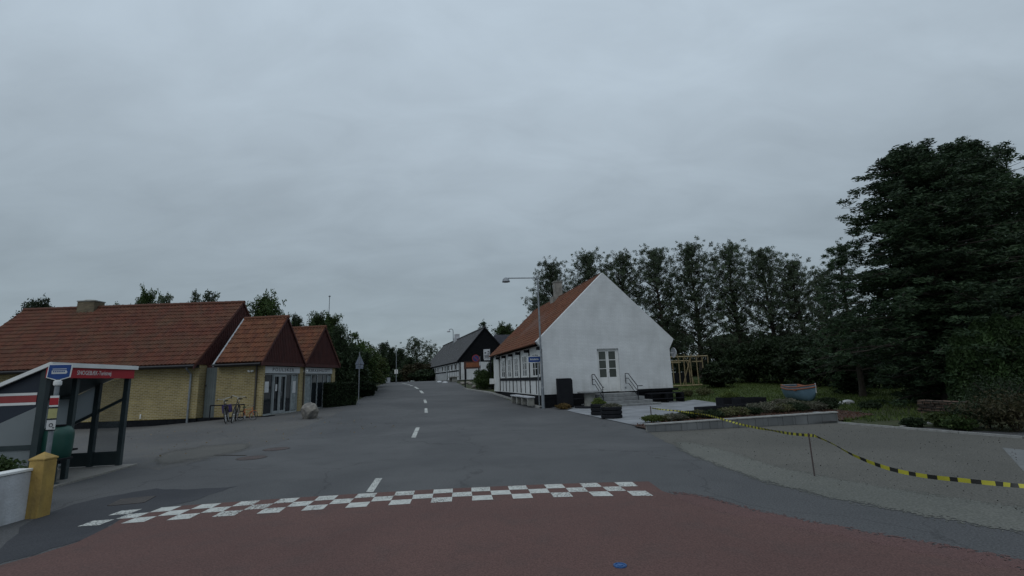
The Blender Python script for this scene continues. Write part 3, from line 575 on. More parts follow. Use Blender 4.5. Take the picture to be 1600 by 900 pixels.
# shop block, turned 6.3 degrees towards the road
SA = R(-6.3)
SB = (-12.66 + 15.8, 24.5 - 24.4)
def sbf(m_):
    c, s = math.cos(SA), math.sin(SA)
    m_.v = [(SB[0] + c * x - s * y, SB[1] + s * x + c * y, z) for x, y, z in m_.v]; return m_
Z0, ZE = .32, 2.95
m_ = MB()
m_.box(-2.55, -.353, 0, .25, Z0, ZE); sbf(m_).build('wall', 'yellow_brick', YB)
for ya, yb_ in ((0, .11), (3.30, 3.90), (7.15, 7.55)): m_ = MB(); m_.box(-.35, 0, ya, yb_, Z0, ZE); sbf(m_).build('brick_pier', 'yellow_brick', YB)
m_ = MB(); m_.box(-6, -.353, 7.3, 7.55, Z0, ZE); sbf(m_).build('wall', 'yellow_brick', YB)
for (ya, yb_, ridge) in ((-.42, 3.58, 5.44), (3.58, 7.85, 5.30)):
    ym = (ya + yb_) / 2; X0 = -2.35 if ya < 0 else -5.5
    m_ = MB(); m_.prism([(.12, ya + .03, 2.97), (.12, ym, ridge - .05), (.12, yb_ - .03, 2.97)], (-.06, 0, 0))
    n_ = int((yb_ - ya) / .15)
    for k in range(1, n_):
        y = ya + k * .15; zz = 2.97 + (ridge - 3.02) * (1 - abs(y - ym) / (ym - ya)) - .08
        if zz > 3.05: m_.box(.12, .145, y, y + .018, 2.98, zz)
    m_.box(.05, .15, ya, yb_, 2.80, 2.97)
    sbf(m_).build('gable_cladding', 'cladding', YB)
    sv = Vector((0, ym - ya, ridge - 2.97)); c, s = math.cos(SA), math.sin(SA)
    rot = lambda v: (c * v[0] - s * v[1], s * v[0] + c * v[1], v[2])
    def org(v): r_ = rot(v); return (r_[0] + SB[0], r_[1] + SB[1], r_[2])
    tile_roof('roof', 'rooftile_orange', YB, org((X0, ya - .02, 3.0)), rot((1, 0, 0)), rot(sv), .2 - X0, sv.length)
    sv2 = Vector((0, -(ym - ya), ridge - 2.97))
    tile_roof('roof', 'rooftile_orange', YB, org((X0, yb_ + .02, 3.0)), rot((1, 0, 0)), rot(sv2), .2 - X0, sv2.length, du=.1)
    ridge_caps('ridge_tiles', 'rooftile_orange', YB, org((X0, ym, ridge + .03)), org((.22, ym, ridge + .03)), .1)
    m_ = MB()
    for sgn in (-1, 1): m_.prism([(.17, ym + sgn * (ym - ya + .06), 2.93), (.17, ym, ridge + .05), (.17, ym, ridge - .1), (.17, ym + sgn * (ym - ya + .06), 2.78)], (.03, 0, 0))
    sbf(m_).build('verge_board', 'cladding', YB)
m_ = MB(); m_.prism([(-2.36, -.5, 2.95), (-2.36, 1.58, 5.50), (-2.36, 1.58, 5.36), (-2.36, -.5, 2.81)], (-.09, 0, 0)); sbf(m_).build('flashing', 'zinc', YB)
m_ = MB(); m_.prism([(-2.37, -.4, 2.97), (-2.37, 1.58, 5.38), (-2.37, 3.56, 2.97)], (.04, 0, 0)); sbf(m_).build('gable_cladding', 'cladding', YB)
m_ = MB(); m_.box(-2.5, .05, -.38, 0, 2.80, 2.93); m_.tube([(-2.5, -.46, 2.88), (.1, -.46, 2.88)], .06, 8); sbf(m_).build('gutter', 'gutter', YB)
m_ = MB(); m_.tube([(-.36, -.06, 2.85), (-.36, -.06, .3)], .045, 10); sbf(m_).build('downpipe', 'pipe_brown', YB)
m_ = MB(); m_.tube([(.05, 3.70, 2.8), (.05, 3.70, .35)], .04, 10); sbf(m_).build('downpipe', 'pipe_brown', YB)
# dark interior, floors and glazing
m_ = MB(); m_.box(-3.4, -3.3, .3, 7.3, Z0, ZE); m_.box(-3.3, -.5, .3, 7.3, Z0 - .1, Z0 + .01); m_.box(-3.3, -.36, .3, 7.3, ZE - .12, ZE - .02); m_.box(-3.3, -.36, 3.5, 3.7, Z0, ZE - .13)
sbf(m_).build('shop_interior', pm('dim_interior', (.05, .05, .055), scale=2, bump=0), YB)
def bay(y0, y1, mull, door, txt, curtains):
    m_ = MB(); zt2 = 2.40
    m_.box(-.16, -.08, y0, y1, Z0, Z0 + .07); m_.box(-.16, -.08, y0, y1, zt2 - .06, zt2)
    for y in mull: m_.box(-.165, -.075, y - .03, y + .03, Z0 + .07, zt2 - .06)
    fr = sbf(m_).build('shop_window', 'alu', YB)
    es = list(mull)
    for a, b in zip(es, es[1:]):
        g = MB(); g.box(-.13, -.11, a + .03, b - .03, Z0 + .07, zt2 - .06); sbf(g).build('pane', 'glass', fr)
    for (a, b) in curtains:
        g = MB(); k = int((b - a) / .06)
        pts = [(-.107 + .004 * ((i % 2) * 2 - 1), a + (b - a) * i / k) for i in range(k + 1)]
        for p, q in zip(pts, pts[1:]): g.add([(p[0], p[1], Z0 + .1), (q[0], q[1], Z0 + .1), (q[0], q[1], zt2 - .1), (p[0], p[1], zt2 - .1)], [(0, 1, 2, 3)])
        sbf(g).build('curtain', 'curtain', fr)
    if door:
        a, b = door; mid = (a + b) / 2; g = MB()
        for (p, q) in ((a, mid - .005), (mid + .005, b)):
            g.box(-.075, -.035, p, p + .09, Z0 + .02, 2.34); g.box(-.075, -.035, q - .09, q, Z0 + .02, 2.34)
            g.box(-.075, -.035, p + .09, q - .09, Z0 + .02, Z0 + .17); g.box(-.075, -.035, p + .09, q - .09, 2.25, 2.34)
        d = sbf(g).build('door', 'alu', YB)
        for yy in (mid - .1, mid + .1): h = MB(); h.tube([(-.03, yy, 1.25), (.02, yy, 1.25), (.02, yy, 1.45), (-.03, yy, 1.45)], .012, 6); sbf(h).build('handle', 'zinc', d)
    g = MB(); g.box(-.06, -.0, y0 - .02, y1 + .02, 2.42, 2.77); sg = sbf(g).build('sign_board', 'board', YB)
    g = MB(); g.box(-.14, .04, y0, y1, Z0 - .12, Z0 - .002); sbf(g).build('sill', 'concrete', YB)
    ym = (y0 + y1) / 2; c, s = math.cos(SA), math.sin(SA); p = (SB[0] + c * .004 - s * ym, SB[1] + s * .004 + c * ym, 2.60)
    text('lettering', txt, 'letter', .26, YB, p, (R(90), 0, R(90) + SA), .003, (y1 - y0) * .62 if door else (y1 - y0) * .8, 1.35 if door else 1.2)
bay(.12, 3.29, [.15, .92, 2.08, 2.66, 3.26], (.93, 2.07), 'POULSKER', [(2.74, 3.2)])
bay(3.91, 7.14, [3.94, 4.75, 5.45, 6.2, 6.7, 7.11], None, 'KIRKEHUSET', [(4.05, 4.7), (6.76, 7.05)])
for (a, b, z0, z1) in ((.28, .62, 1.45, 2.0), (1.15, 1.3, 1.5, 1.85), (2.8, 3.1, 1.35, 2.0)):
    g = MB(); x = -.1 if a != 1.15 else -.07; g.box(x, x + .006, a, b, z0, z1); sbf(g).build('notice', 'paper', YB)
for (x, y) in ((-.62, -.1), (.1, 3.75)):
    g = MB()
    g.tube([(x, y + .1, 2.55), (x, y - .02, 2.55)], .03, 8); g.tube([(x - .14, y - .04, 2.56), (x - .04, y - .05, 2.52)], .045, 8); g.tube([(x + .04, y - .05, 2.52), (x + .14, y - .04, 2.56)], .045, 8)
    sbf(g).build('wall_lamp', 'white_paint', YB)
# low bar in front of the bike wall
def SW(x, y): c, s = math.cos(SA), math.sin(SA); return (-12.66 + c * x - s * y, 24.5 + s * x + c * y)
a = SW(-2.45, -.42); b = SW(-.65, -.42); m_ = MB(); za = zt(*a)
m_.tube([(a[0], a[1], .92), (b[0], b[1], .92)], .03, 8)
for p in (a, b, ((a[0] + b[0]) / 2, (a[1] + b[1]) / 2)): m_.tube([(p[0], p[1], zt(*p) - .02), (p[0], p[1], .92)], .025, 8)
tag(m_.build('bicycle_rail', 'timber_dark'), 'low dark rail along the yellow brick wall behind the bicycles', 'bicycle rail')

# ------------------------------------------------------------------ white half-timbered house
H = thing('half_timbered_house', 'white house with tall plain gable, glazed double door and orange tiled roof', 'house', (HO[0], HO[1], 0), HA)
GW, HL, PZ = 8.0, 14.75, .76
EZ, RZ = 3.74, 7.70
m_ = MB()
# gable wall slab with the two little ears, door opening left free
gp = [(0, PZ), (3.30, PZ), (3.30, 3.25), (4.66, 3.25), (4.66, PZ), (8.0, PZ), (8.0, 3.15), (8.34, 3.74), (4.0, RZ + .12), (-.34, 3.74), (0, 3.3)]
m_.prism([(u, 0, z) for u, z in gp], (0, .32, 0))
m_.build('gable_wall', 'white_wall', H)
m_ = MB()
m_.box(.02, .25, .322, HL, .70, 3.55)                   # left long wall
m_.box(GW - .25, GW - .02, .322, HL, .70, 3.55); m_.prism([(0.02, HL, .7), (7.98, HL, .7), (7.98, HL, 3.6), (4.0, HL, RZ - .1), (0.02, HL, 3.6)], (0, .25, 0))
m_.build('wall', 'white_paint', H)
m_ = MB(); m_.box(.03, 7.97, .03, HL + .2, -.3, PZ - .003); m_.build('plinth', 'black_tar', H)
sd = Vector((4.36, 0, RZ - 3.60 + .02)); sdl = sd.length
tile_roof('roof', 'rooftile_orange', H, (-.40, .30, 3.62), (0, 1, 0), (sd.x, 0, sd.z), HL + .25, sdl, sag=.10)
tile_roof('roof', 'rooftile_orange', H, (8.40, .30, 3.62), (0, 1, 0), (-sd.x, 0, sd.z), HL + .25, sdl, du=.1)
ridge_caps('ridge_tiles', 'rooftile_orange', H, (4.0, .3, RZ + .02), (4.0, HL + .55, RZ - .02), .12)
m_ = MB(); m_.box(3.72, 4.28, 8.35, 8.95, 7.0, 8.95); m_.box(3.5, 4.4, 8.30, 9.2, 7.0, 7.80); ch = m_.build('chimney', 'chimney_render', H)
m_ = MB(); m_.box(3.68, 4.32, 8.31, 8.99, 8.952, 9.03); m_.build('chimney_cap', 'concrete', ch)
m_ = MB(); posts = [.14, 3.07, 5.50, 7.85, 10.26, 12.59]
for v in posts: m_.box(-.012, .02, v - .075, v + .075, PZ + .003, 3.5)
m_.box(-.016, .02, .1, 12.55, 1.55, 1.74)
for a, b in zip(posts, posts[1:]): mid = (a + b) / 2; m_.box(-.008, .02, mid - .035, mid + .035, PZ + .003, 1.547)
m_.build('timber_frame', 'timber_dark', H)
for v in posts: m_ = MB(); m_.box(-.30, -.013, v - .09, v + .09, 3.27, 3.45); m_.build('beam_end', 'black_tar', H)
def small_window(v0, v1, z0=1.80, z1=3.12):
    f = MB(); x0, x1 = -.012, .019; t = .05; mid = (v0 + v1) / 2
    f.box(x0, x1, v0, v0 + t, z0, z1); f.box(x0, x1, v1 - t, v1, z0, z1); f.box(x0, x1, v0 + t, v1 - t, z0, z0 + t); f.box(x0, x1, v0 + t, v1 - t, z1 - t, z1); f.box(x0 - .006, x1, mid - .045, mid + .045, z0 + t, z1 - t)
    for k in (1, 2):
        z = z0 + (z1 - z0) * k / 3; f.box(x0 + .004, x1, v0 + t, mid - .045, z - .018, z + .018); f.box(x0 + .004, x1, mid + .045, v1 - t, z - .018, z + .018)
    w = f.build('window', 'white_paint', H); g = MB(); g.box(.004, .012, v0 + t, v1 - t, z0 + t, z1 - t); g.build('pane', 'glass', w)
    g = MB(); g.box(-.05, .0, v0 - .03, v1 + .03, z0 - .05, z0 - .003); g.build('sill', 'white_paint', w)
# windows sit 3 mm proud of the wall face at x = .02
for a, b in ((1.15, 2.25), (3.68, 4.82), (6.08, 7.12), (8.36, 9.40), (10.50, 11.72)):
    small_window(a, b)
f = MB(); f.box(-.02, .02, .55, .85, 1.80, 2.64); w = f.build('notice_case', 'white_paint', H); f = MB(); f.box(-.026, -.021, .60, .80, 1.9, 2.58); f.build('pane', 'glass', w)
m_ = MB(); m_.box(-.10, .02, 12.65, HL, .70, 3.5); m_.build('corner_boarding', 'white_paint', H)
m_ = MB(); m_.box(-.5, -.11, HL - .35, HL - .05, 1.3, 1.75); m_.build('meter_box', 'white_paint', H)
# double door
m_ = MB(); m_.box(3.30, 3.37, .12, .24, PZ, 3.25); m_.box(4.59, 4.66, .12, .24, PZ, 3.25); m_.box(3.37, 4.59, .12, .24, 3.17, 3.25); m_.build('door_frame', 'white_paint', H)
for (a, b, hs) in ((3.375, 3.975, 1), (3.985, 4.585, -1)):
    d = MB(); t = .085
    d.box(a, a + t, .15, .20, PZ + .02, 3.16); d.box(b - t, b, .15, .20, PZ + .02, 3.16); d.box(a + t, b - t, .15, .20, PZ + .02, 1.60); d.box(a + t, b - t, .15, .20, 3.09, 3.16)
    for k in (1, 2): z = 1.6 + 1.49 * k / 3; d.box(a + t, b - t, .155, .195, z - .02, z + .02)
    d.box(a + .12, b - .12, .14, .15, PZ + .15, 1.45); d.box(a + .16, b - .16, .135, .14, PZ + .19, 1.41)
    dd = d.build('door', 'white_paint', H); g = MB(); g.box(a + t, b - t, .17, .18, 1.6, 3.09); g.build('pane', 'glass_green', dd)
    if hs == -1: g = MB(); g.tube([(a + .04, .15, 1.9), (a + .04, .10, 1.9), (a + .14, .10, 1.9)], .012, 6); g.build('handle', 'iron', dd)
m_ = MB(); m_.box(3.2, 4.8, .33, 2.5, PZ, 3.3)
m_.build('interior', pm('house_interior', (.08, .085, .075), scale=2, bump=0), H)
m_ = MB()      # roof-side dish on the right corner
m_.lathe([(.001, .12), (.12, .10), (.26, .03), (.31, -.03), (.30, -.05), (.2, .0), (.001, .08)], 20); m_.v = [(8.35 + z, .12 + y, 2.92 + x) for x, y, z in m_.v]
m_.tube([(8.0, .12, 2.9), (8.35, .12, 2.92)], .02, 6); m_.build('satellite_dish', 'white_dirty', H)
m_ = MB(); m_.box(4.9, 4.97, -.04, -.002, .92, 1.02); m_.build('socket', 'zinc', H)

# stone steps with railings
ST = thing('stone_steps', 'grey stone steps up to the glazed double door with two black railings', 'steps', (HW(4.1, 0)[0], HW(4.1, 0)[1], 0), HA)
m_ = MB()
for i, (ua, ub, d) in enumerate(((-1.95, 1.95, 1.95), (-1.75, 1.62, 1.62), (-1.6, 1.3, 1.32), (-1.45, 1.0, 1.02))):
    m_.box(ua, ub, -d, -.003, -.05 + i * .19, .13 + i * .19 if i else .15)
m_.build('step', 'stonestep', ST, bevel=.012)
def railing(u, out_):
    g = MB(); a = Vector((u, -.02, 1.78)); 
    top = [(u, -.06, 1.78), (u, -.42, 1.78), (u, -1.45, 1.10), (u, -1.50, 1.08), (u + .28 * out_, -1.52, 1.08)]
    g.tube(top, .022, 8); g.tube([(u, -.06, 1.50), (u, -.42, 1.50), (u, -1.47, .80)], .018, 8); g.tube([(u, -.06, 1.22), (u, -.42, 1.22), (u, -1.47, .52)], .018, 8)
    g.tube([(u, -.06, 1.80), (u, -.06, 1.20)], .02, 8); g.tube([(u, -1.48, 1.10), (u, -1.48, .1)], .02, 8)
    return g.build('railing', 'timber_dark', ST)
railing(-1.22, .25); railing(.85, 1)

# bench, table, board against the gable
def HT(name, label, cat, u, v, group=None): p = HW(u, v); return thing(name, label, cat, (p[0], p[1], zt(*p)), HA, group)
b = HT('plank_bench', 'long low black plank bench against the plinth right of the steps', 'bench', 6.95, -.45)
m_ = MB(); m_.box(-.95, 1.25, -.25, .2, .50, .56); m_.build('seat', 'timber_dark', b)
m_ = MB(); m_.box(-1.3, 1.3, .30, .36, .66, .80); m_.build('backrest', 'black_tar', b)
m_ = MB(); m_.box(-.95, 1.3, -.45, -.3, .22, .26); m_.build('foot_board', 'timber_dark', b)
for u in (-.85, .15, 1.15): m_ = MB(); m_.box(u - .05, u + .05, -.4, .35, .02, .50); m_.build('leg', 'black_tar', b)
b = HT('plank_bench', 'low black plank bench left of the steps, behind the stone table', 'bench', 2.0, -.6)
m_ = MB(); m_.box(-.8, .8, -.2, .2, .42, .47); m_.build('seat', 'timber_dark', b)
for u in (-.7, .7): m_ = MB(); m_.box(u - .05, u + .05, -.18, .18, 0, .42); m_.build('leg', 'black_tar', b)
b = HT('stone_table', 'round stone table on a thick pedestal left of the steps', 'table', 2.15, -1.35)
m_ = MB(); m_.lathe([(.62, .78), (.66, .80), (.66, .85), (.6, .87), (.02, .87)], 28); m_.build('table_top', 'stonestep', b)
m_ = MB(); m_.lathe([(.36, .04), (.32, .1), (.29, .5), (.33, .78)], 20); m_.build('pedestal', 'concrete', b)
m_ = MB(); m_.lathe([(.85, 0), (.85, .09), (.02, .1)], 24); m_.build('base', 'timber_dark', b)
b = HT('notice_stand', 'tall black panel cabinet standing at the white gable corner', 'cabinet', .95, -.75)
m_ = MB(); pr_ = [(-.42, 0.1), (.42, 0.1), (.42, 1.50), (.34, 1.60), (-.42, 1.60)]; m_.prism([(x, -.18, z) for x, z in pr_], (0, .36, 0)); m_.build('panel', 'black_plastic', b, bevel=.02)
for u in (-.38, .38): m_ = MB(); m_.box(u - .04, u + .04, -.2, .2, 0, .12); m_.build('foot', 'black_plastic', b)
# pavement bench (white slab on blocks) along the facade
p = HW(-.55, 3.1); b = thing('slab_bench', 'pale slab bench on three blocks along the half-timbered wall', 'bench', (p[0], p[1], zt(*p) + .085), HA)
m_ = MB(); m_.box(-.22, .22, -2.3, 2.3, .42, .50); m_.build('seat', 'white_dirty', b, bevel=.01)
for v in (-2.1, -.7, .7, 2.1): m_ = MB(); m_.box(-.18, .18, v - .13, v + .13, 0, .42); m_.build('block', 'concrete', b)

# ------------------------------------------------------------------ dark-roofed longhouse up the road
A2 = R(17.6); Q = thing('longhouse', 'long white half-timbered house with grey roof and black boarded gable up the road', 'house', (-7.5, 65.6, 1.68), A2)
L2, W2_ = 36.0, 7.3
m_ = MB(); m_.box(0, W2_, 0, L2, .05, 2.65); m_.build('wall', 'white_wall', Q)
m_ = MB(); m_.box(.02, W2_ - .02, .02, L2, -1, .048); m_.build('plinth', 'black_tar', Q)
m_ = MB(); m_.prism([(-.25, -.03, 2.45), (-.05, -.03, 2.45), (-.05, -.03, 2.40), (W2_ + .05, -.03, 2.40), (W2_ + .3, -.03, 2.45), (W2_ / 2, -.03, 7.0)], (0, .12, 0))
for k in range(36): 
    u = .05 + k * .2; zz = 2.5 + 4.5 * (1 - abs(u - W2_ / 2) / (W2_ / 2 + .2))
    if zz > 2.6: m_.box(u, u + .02, -.05, -.03, 2.42, zz - .1)
m_.build('gable_boarding', 'black_tar', Q)
sv = Vector((W2_ / 2 + .35, 0, 4.62)); 
tile_roof('roof', 'slate', Q, (-.35, -.2, 2.48), (0, 1, 0), (sv.x, 0, sv.z), L2 - .2, sv.length, tw=.3, th=.25, amp=.012, step=.015, du=.15)
tile_roof('roof', 'slate', Q, (W2_ + .35, -.2, 2.48), (0, 1, 0), (-sv.x, 0, sv.z), L2 - .2, sv.length, tw=.3, th=.25, amp=.012, step=.015, du=.15)
ridge_caps('ridge_tiles', 'slate', Q, (W2_ / 2, -.2, 7.12), (W2_ / 2, L2 - .4, 7.12), .14, 60)
m_ = MB()
for k in range(2): m_.prism([(W2_ / 2, -.24, 7.2), ((-.4, W2_ + .4)[k], -.24, 2.52), ((-.4, W2_ + .4)[k], -.24, 2.36), (W2_ / 2, -.24, 7.04)], (0, .06, 0))
m_.build('verge_board', 'timber_dark', Q)
m_ = MB(); m_.box(W2_ / 2 - .4, W2_ / 2 + .4, 19.8, 20.7, 6.6, 8.1); m_.box(W2_ / 2 - .5, W2_ / 2 + .5, 19.7, 20.8, 6.6, 7.4); m_.build('chimney', 'white_dirty', Q)
m_ = MB(); v = .15; k = 0
while v < L2: m_.box(-.03, 0, v - .09, v + .09, .1, 2.5); v += 1.5 if v < 9 else 1.05
m_.box(-.035, 0, .1, L2, 1.2, 1.36); m_.box(-.03, 0, .1, L2, 2.35, 2.5)
for u in (.12, .9): m_.box(u - .08, u + .08, -.03, 0, .1, 2.4)
m_.build('timber_frame', 'timber_dark', Q)
for v in (2.4, 5.5, 8.1, 11.0, 13.5, 18.5, 21, 23.5): 
    f = MB(); f.box(-.05, -.005, v - .45, v + .45, 1.42, 2.3); w = f.build('window', 'white_paint', Q); f = MB(); f.box(-.056, -.051, v - .38, v - .04, 1.5, 2.22); f.box(-.056, -.051, v + .04, v + .38, 1.5, 2.22); f.build('pane', 'glass', w)
f = MB(); f.box(-.06, -.005, 9.2, 10.1, .1, 2.2); f.build('door', 'alu', Q)
b = thing('doorstep_table', 'low stone table on blocks before the white longhouse wall', 'table', (0, 0, 0)); w = W(708, 596.5); b.location = (w[0], w[1], w[2]); b.rotation_euler = (0, 0, A2)
m_ = MB(); m_.box(-.5, .5, -1.4, 1.4, .55, .65); m_.build('table_top', 'concrete', b)
for v in (-1, 1): m_ = MB(); m_.box(-.3, .3, v - .2, v + .2, 0, .55); m_.build('leg', 'concrete', b)
for px_i, py_i, lb in ((686.5, 597.3, 'whitewashed kerb boulder on the road edge farther up beside the longhouse'), (695.5, 598.2, 'whitewashed kerb boulder on the road edge nearer the stone table')):
    w = W(px_i, py_i); m_ = MB(); m_.lathe([(.34, -.1), (.36, .02), (.28, .12), (.12, .17), (.01, .18)], 12); o = m_.build('kerb_boulder', 'white_dirty', smooth=True); o.location = w; tag(o, lb, 'boulder')

# house behind with a dark blue-grey roof, and an orange roof behind the trees on the left
def simple_house(name, label, loc, rz, w, l, ez, rz_, wallm, roofm):
    h = thing(name, label, 'house', loc, rz)
    m_ = MB(); m_.box(0, w, 0, l, -1, ez); m_.prism([(0, 0, ez), (w, 0, ez), (w / 2, 0, rz_ - .1)], (0, l, 0)); m_.build('wall', wallm, h)
    for sgn in (0, 1):
        sv = Vector((w / 2 + .35, 0, rz_ - ez + .1)); o0 = (-.35, -.3, ez - .1) if sgn == 0 else (w + .35, -.3, ez - .1)
        tile_roof('roof', roofm, h, o0, (0, 1, 0), (sv.x if sgn == 0 else -sv.x, 0, sv.z), l + .6, sv.length, du=.1)
    for u in (w * .3, w * .7):
        f = MB(); f.box(u - .5, u + .5, -.05, -.003, 1.0, 2.1); ww = f.build('window', 'white_paint', h); f = MB(); f.box(u - .42, u + .42, -.056, -.051, 1.08, 2.02); f.build('pane', 'glass', ww)
    return h
M['slate_blue'] = tile_mat('blue_black_slate', [(.03, .032, .042), (.04, .042, .054), (.05, .052, .064)], .3, .2, mossamt=.1)
p = P(772, 560, 84); simple_house('brick_house', 'house with dark grey-blue roof behind the black gable', (p[0], p[1] + 2, 1.7), R(-84), 9, 16, 3.0, 7.3, 'white_wall', 'slate_blue')
p = P(538, 560, 58); simple_house('brick_house', 'house with orange tiled roof mostly hidden by the roadside trees', (p[0] - 6.5, p[1], 1.2), R(10), 7.5, 10, 2.6, 5.9, 'yellow_brick', 'rooftile_orange')
p = P(597, 560, 135); simple_house('white_cottage', 'small pale cottage between the dark trees at the road bend', (p[0] - 6, p[1], 1.6), R(30), 7, 10, 2.8, 6.4, 'white_wall', 'slate')

# ------------------------------------------------------------------ bus shelter
t_ = M['panel_grey'].node_tree; mi = t_.nodes.new('ShaderNodeMixShader'); tr = t_.nodes.new('ShaderNodeBsdfTranslucent'); tr.inputs[0].default_value = (.62, .66, .68, 1); mi.inputs[0].default_value = .5
t_.links.new(t_.nodes['Principled BSDF'].outputs[0], mi.inputs[1]); t_.links.new(tr.outputs[0], mi.inputs[2]); t_.links.new(mi.outputs[0], t_.nodes['Material Output'].inputs[0])
A3 = math.atan2(.38, 2.58)
B = thing('bus_shelter', 'dark green bus shelter with red name board and sloping white-edged roof', 'bus shelter', (-9.13, 9.45, 0), A3)
D_, Ls, RS = 1.2, 2.50, .52          # depth, length, roof fall per metre
def rz(d): return 2.30 - RS * d
m_ = MB(); m_.box(-1.5, .35, -.2, Ls + .12, -.05, .035); m_.build('floor_slab', 'pavement', B)
def post(name, x, y, z1, w=.045, mt='steel_dark'): m_ = MB(); m_.box(x - w, x + w, y - w, y + w, .03, z1); return m_.build(name, mt, B)
post('post', 0, 0, 2.28, .055); post('post', 0, Ls, 2.28, .05); post('post', -D_, 0, rz(D_), .045); post('post', -D_, Ls, rz(D_), .045); post('post', -.03, .85, 2.26, .045); post('post', -.62, Ls, rz(.62), .05)
m_ = MB(); m_.prism([(.12, -.08, 2.36), (-D_ - .15, -.08, rz(D_ + .15) + .06), (-D_ - .15, -.08, rz(D_ + .15)), (.12, -.08, 2.28)], (0, Ls + .12, 0)); m_.build('roof', 'steel_dark', B)
m_ = MB(); m_.box(.12, .16, -.12, Ls + .09, 2.27, 2.36)
for y in (-.12, Ls + .05): m_.prism([(.118, y, 2.363), (-D_ - .17, y, rz(D_ + .15) + .075), (-D_ - .17, y, rz(D_ + .15) + .0), (.118, y, 2.285)], (0, .04, 0))
m_.build('roof_trim', 'white_paint', B)
m_ = MB(); m_.box(.06, .115, -.1, Ls + .03, 2.06, 2.268); m_.build('name_board', 'shelter_red', B)
text('lettering', 'SNOGEBÆK-Turistvej', 'white_paint', .13, B, (.118, 1.15, 2.165), (R(90), 0, R(90)), .002, 1.05)
# near side wall
m_ = MB(); m_.prism([(-.07, -.01, 1.52), (-D_, -.01, .98), (-D_, -.01, rz(D_) - .01), (-.07, -.01, 2.26)], (0, .02, 0)); m_.build('side_panel', 'navy', B)
m_ = MB(); m_.prism([(-.07, -.012, 1.52), (-D_, -.012, .98), (-D_, -.012, .1), (-.07, -.012, .1)], (0, .015, 0)); m_.build('side_panel', 'panel_grey', B)
for bx in ((-.03, -.012, .73, .82), (-.03, .02, .05, .12)): m_ = MB(); m_.box(-D_, -.07, *bx); m_.build('rail', 'steel_dark', B)
m_ = MB(); m_.box(-D_, -.1, -.018, -.011, 1.61, 1.74); m_.build('stripe', 'stripe_red', B)
m_ = MB(); m_.box(-D_, -.1, -.019, -.0115, 1.742, 1.79); m_.box(-D_, -.1, -.019, -.0115, 1.56, 1.608); m_.build('stripe', 'white_paint', B)
# rear wall
for (y0, y1) in ((.05, .85), (.9, 1.72), (1.77, Ls - .05)):
    m_ = MB(); m_.box(-D_ - .01, -D_ + .01, y0, y1, .84, rz(D_) - .05); m_.build('rear_panel', 'panel_grey', B)
    m_ = MB(); m_.box(-D_ - .01, -D_ + .01, y0, y1, .1, .76); m_.build('rear_panel', 'panel_grey', B)
m_ = MB(); m_.box(-D_ - .03, -D_ + .03, 0, Ls, .76, .84); m_.box(-D_ - .03, -D_ + .03, 0, Ls, rz(D_) - .06, rz(D_)); m_.box(-D_ - .03, -D_ + .03, .85, .9, .05, rz(D_)); m_.box(-D_ - .03, -D_ + .03, 1.72, 1.77, .05, rz(D_)); m_.build('rail', 'steel_dark', B)
# far side wall
m_ = MB(); m_.prism([(-.62, Ls, rz(.62) - .05), (-D_, Ls, rz(D_) - .05), (-D_, Ls, .98), (-.62, Ls, 1.30)], (0, .012, 0)); m_.build('side_panel', 'panel_grey', B)
gl = pm('shelter_glass', (.16, .19, .20), (.10, .12, .13), scale=2.5, rough=.12, bump=.02)
gn = gl.node_tree; mi = gn.nodes.new('ShaderNodeMixShader'); tr = gn.nodes.new('ShaderNodeBsdfTransparent'); mi.inputs[0].default_value = .72
gn.links.new(gn.nodes['Principled BSDF'].outputs[0], mi.inputs[1]); gn.links.new(tr.outputs[0], mi.inputs[2]); gn.links.new(mi.outputs[0], gn.nodes['Material Output'].inputs[0])
m_ = MB(); m_.prism([(-.05, Ls, 2.1), (-.57, Ls, rz(.57) - .06), (-.57, Ls, .32), (-.05, Ls, .32)], (0, .01, 0)); m_.build('glass_pane', gl, B)
m_ = MB(); m_.prism([(-.03, Ls - .02, 1.62), (-D_, Ls - .02, 1.0), (-D_, Ls - .02, .93), (-.03, Ls - .02, 1.55)], (0, .05, 0)); m_.box(-D_, 0, Ls - .02, Ls + .03, .30, .36); m_.build('rail', 'steel_dark', B)
m_ = MB(); m_.box(-D_, -.05, Ls - .01, Ls + .02, .05, .30); m_.build('kick_panel', 'steel_dark', B)
m_ = MB(); m_.box(-D_ + .04, -D_ + .42, .9, Ls - .2, .46, .50); m_.box(-D_ + .1, -D_ + .3, 1.2, 1.25, .2, .46); m_.box(-D_ + .1, -D_ + .3, Ls - .5, Ls - .45, .2, .46); m_.build('bench', 'timber_dark', B)
m_ = MB(); m_.box(-D_ + .012, -D_ + .02, .25, .75, 1.0, 1.5); m_.build('timetable', 'paper', B)
m_ = MB(); m_.box(-.25, .02, -.085, -.075, 1.42, 1.60); m_.box(.06, .065, .2, .55, 1.38, 1.62)
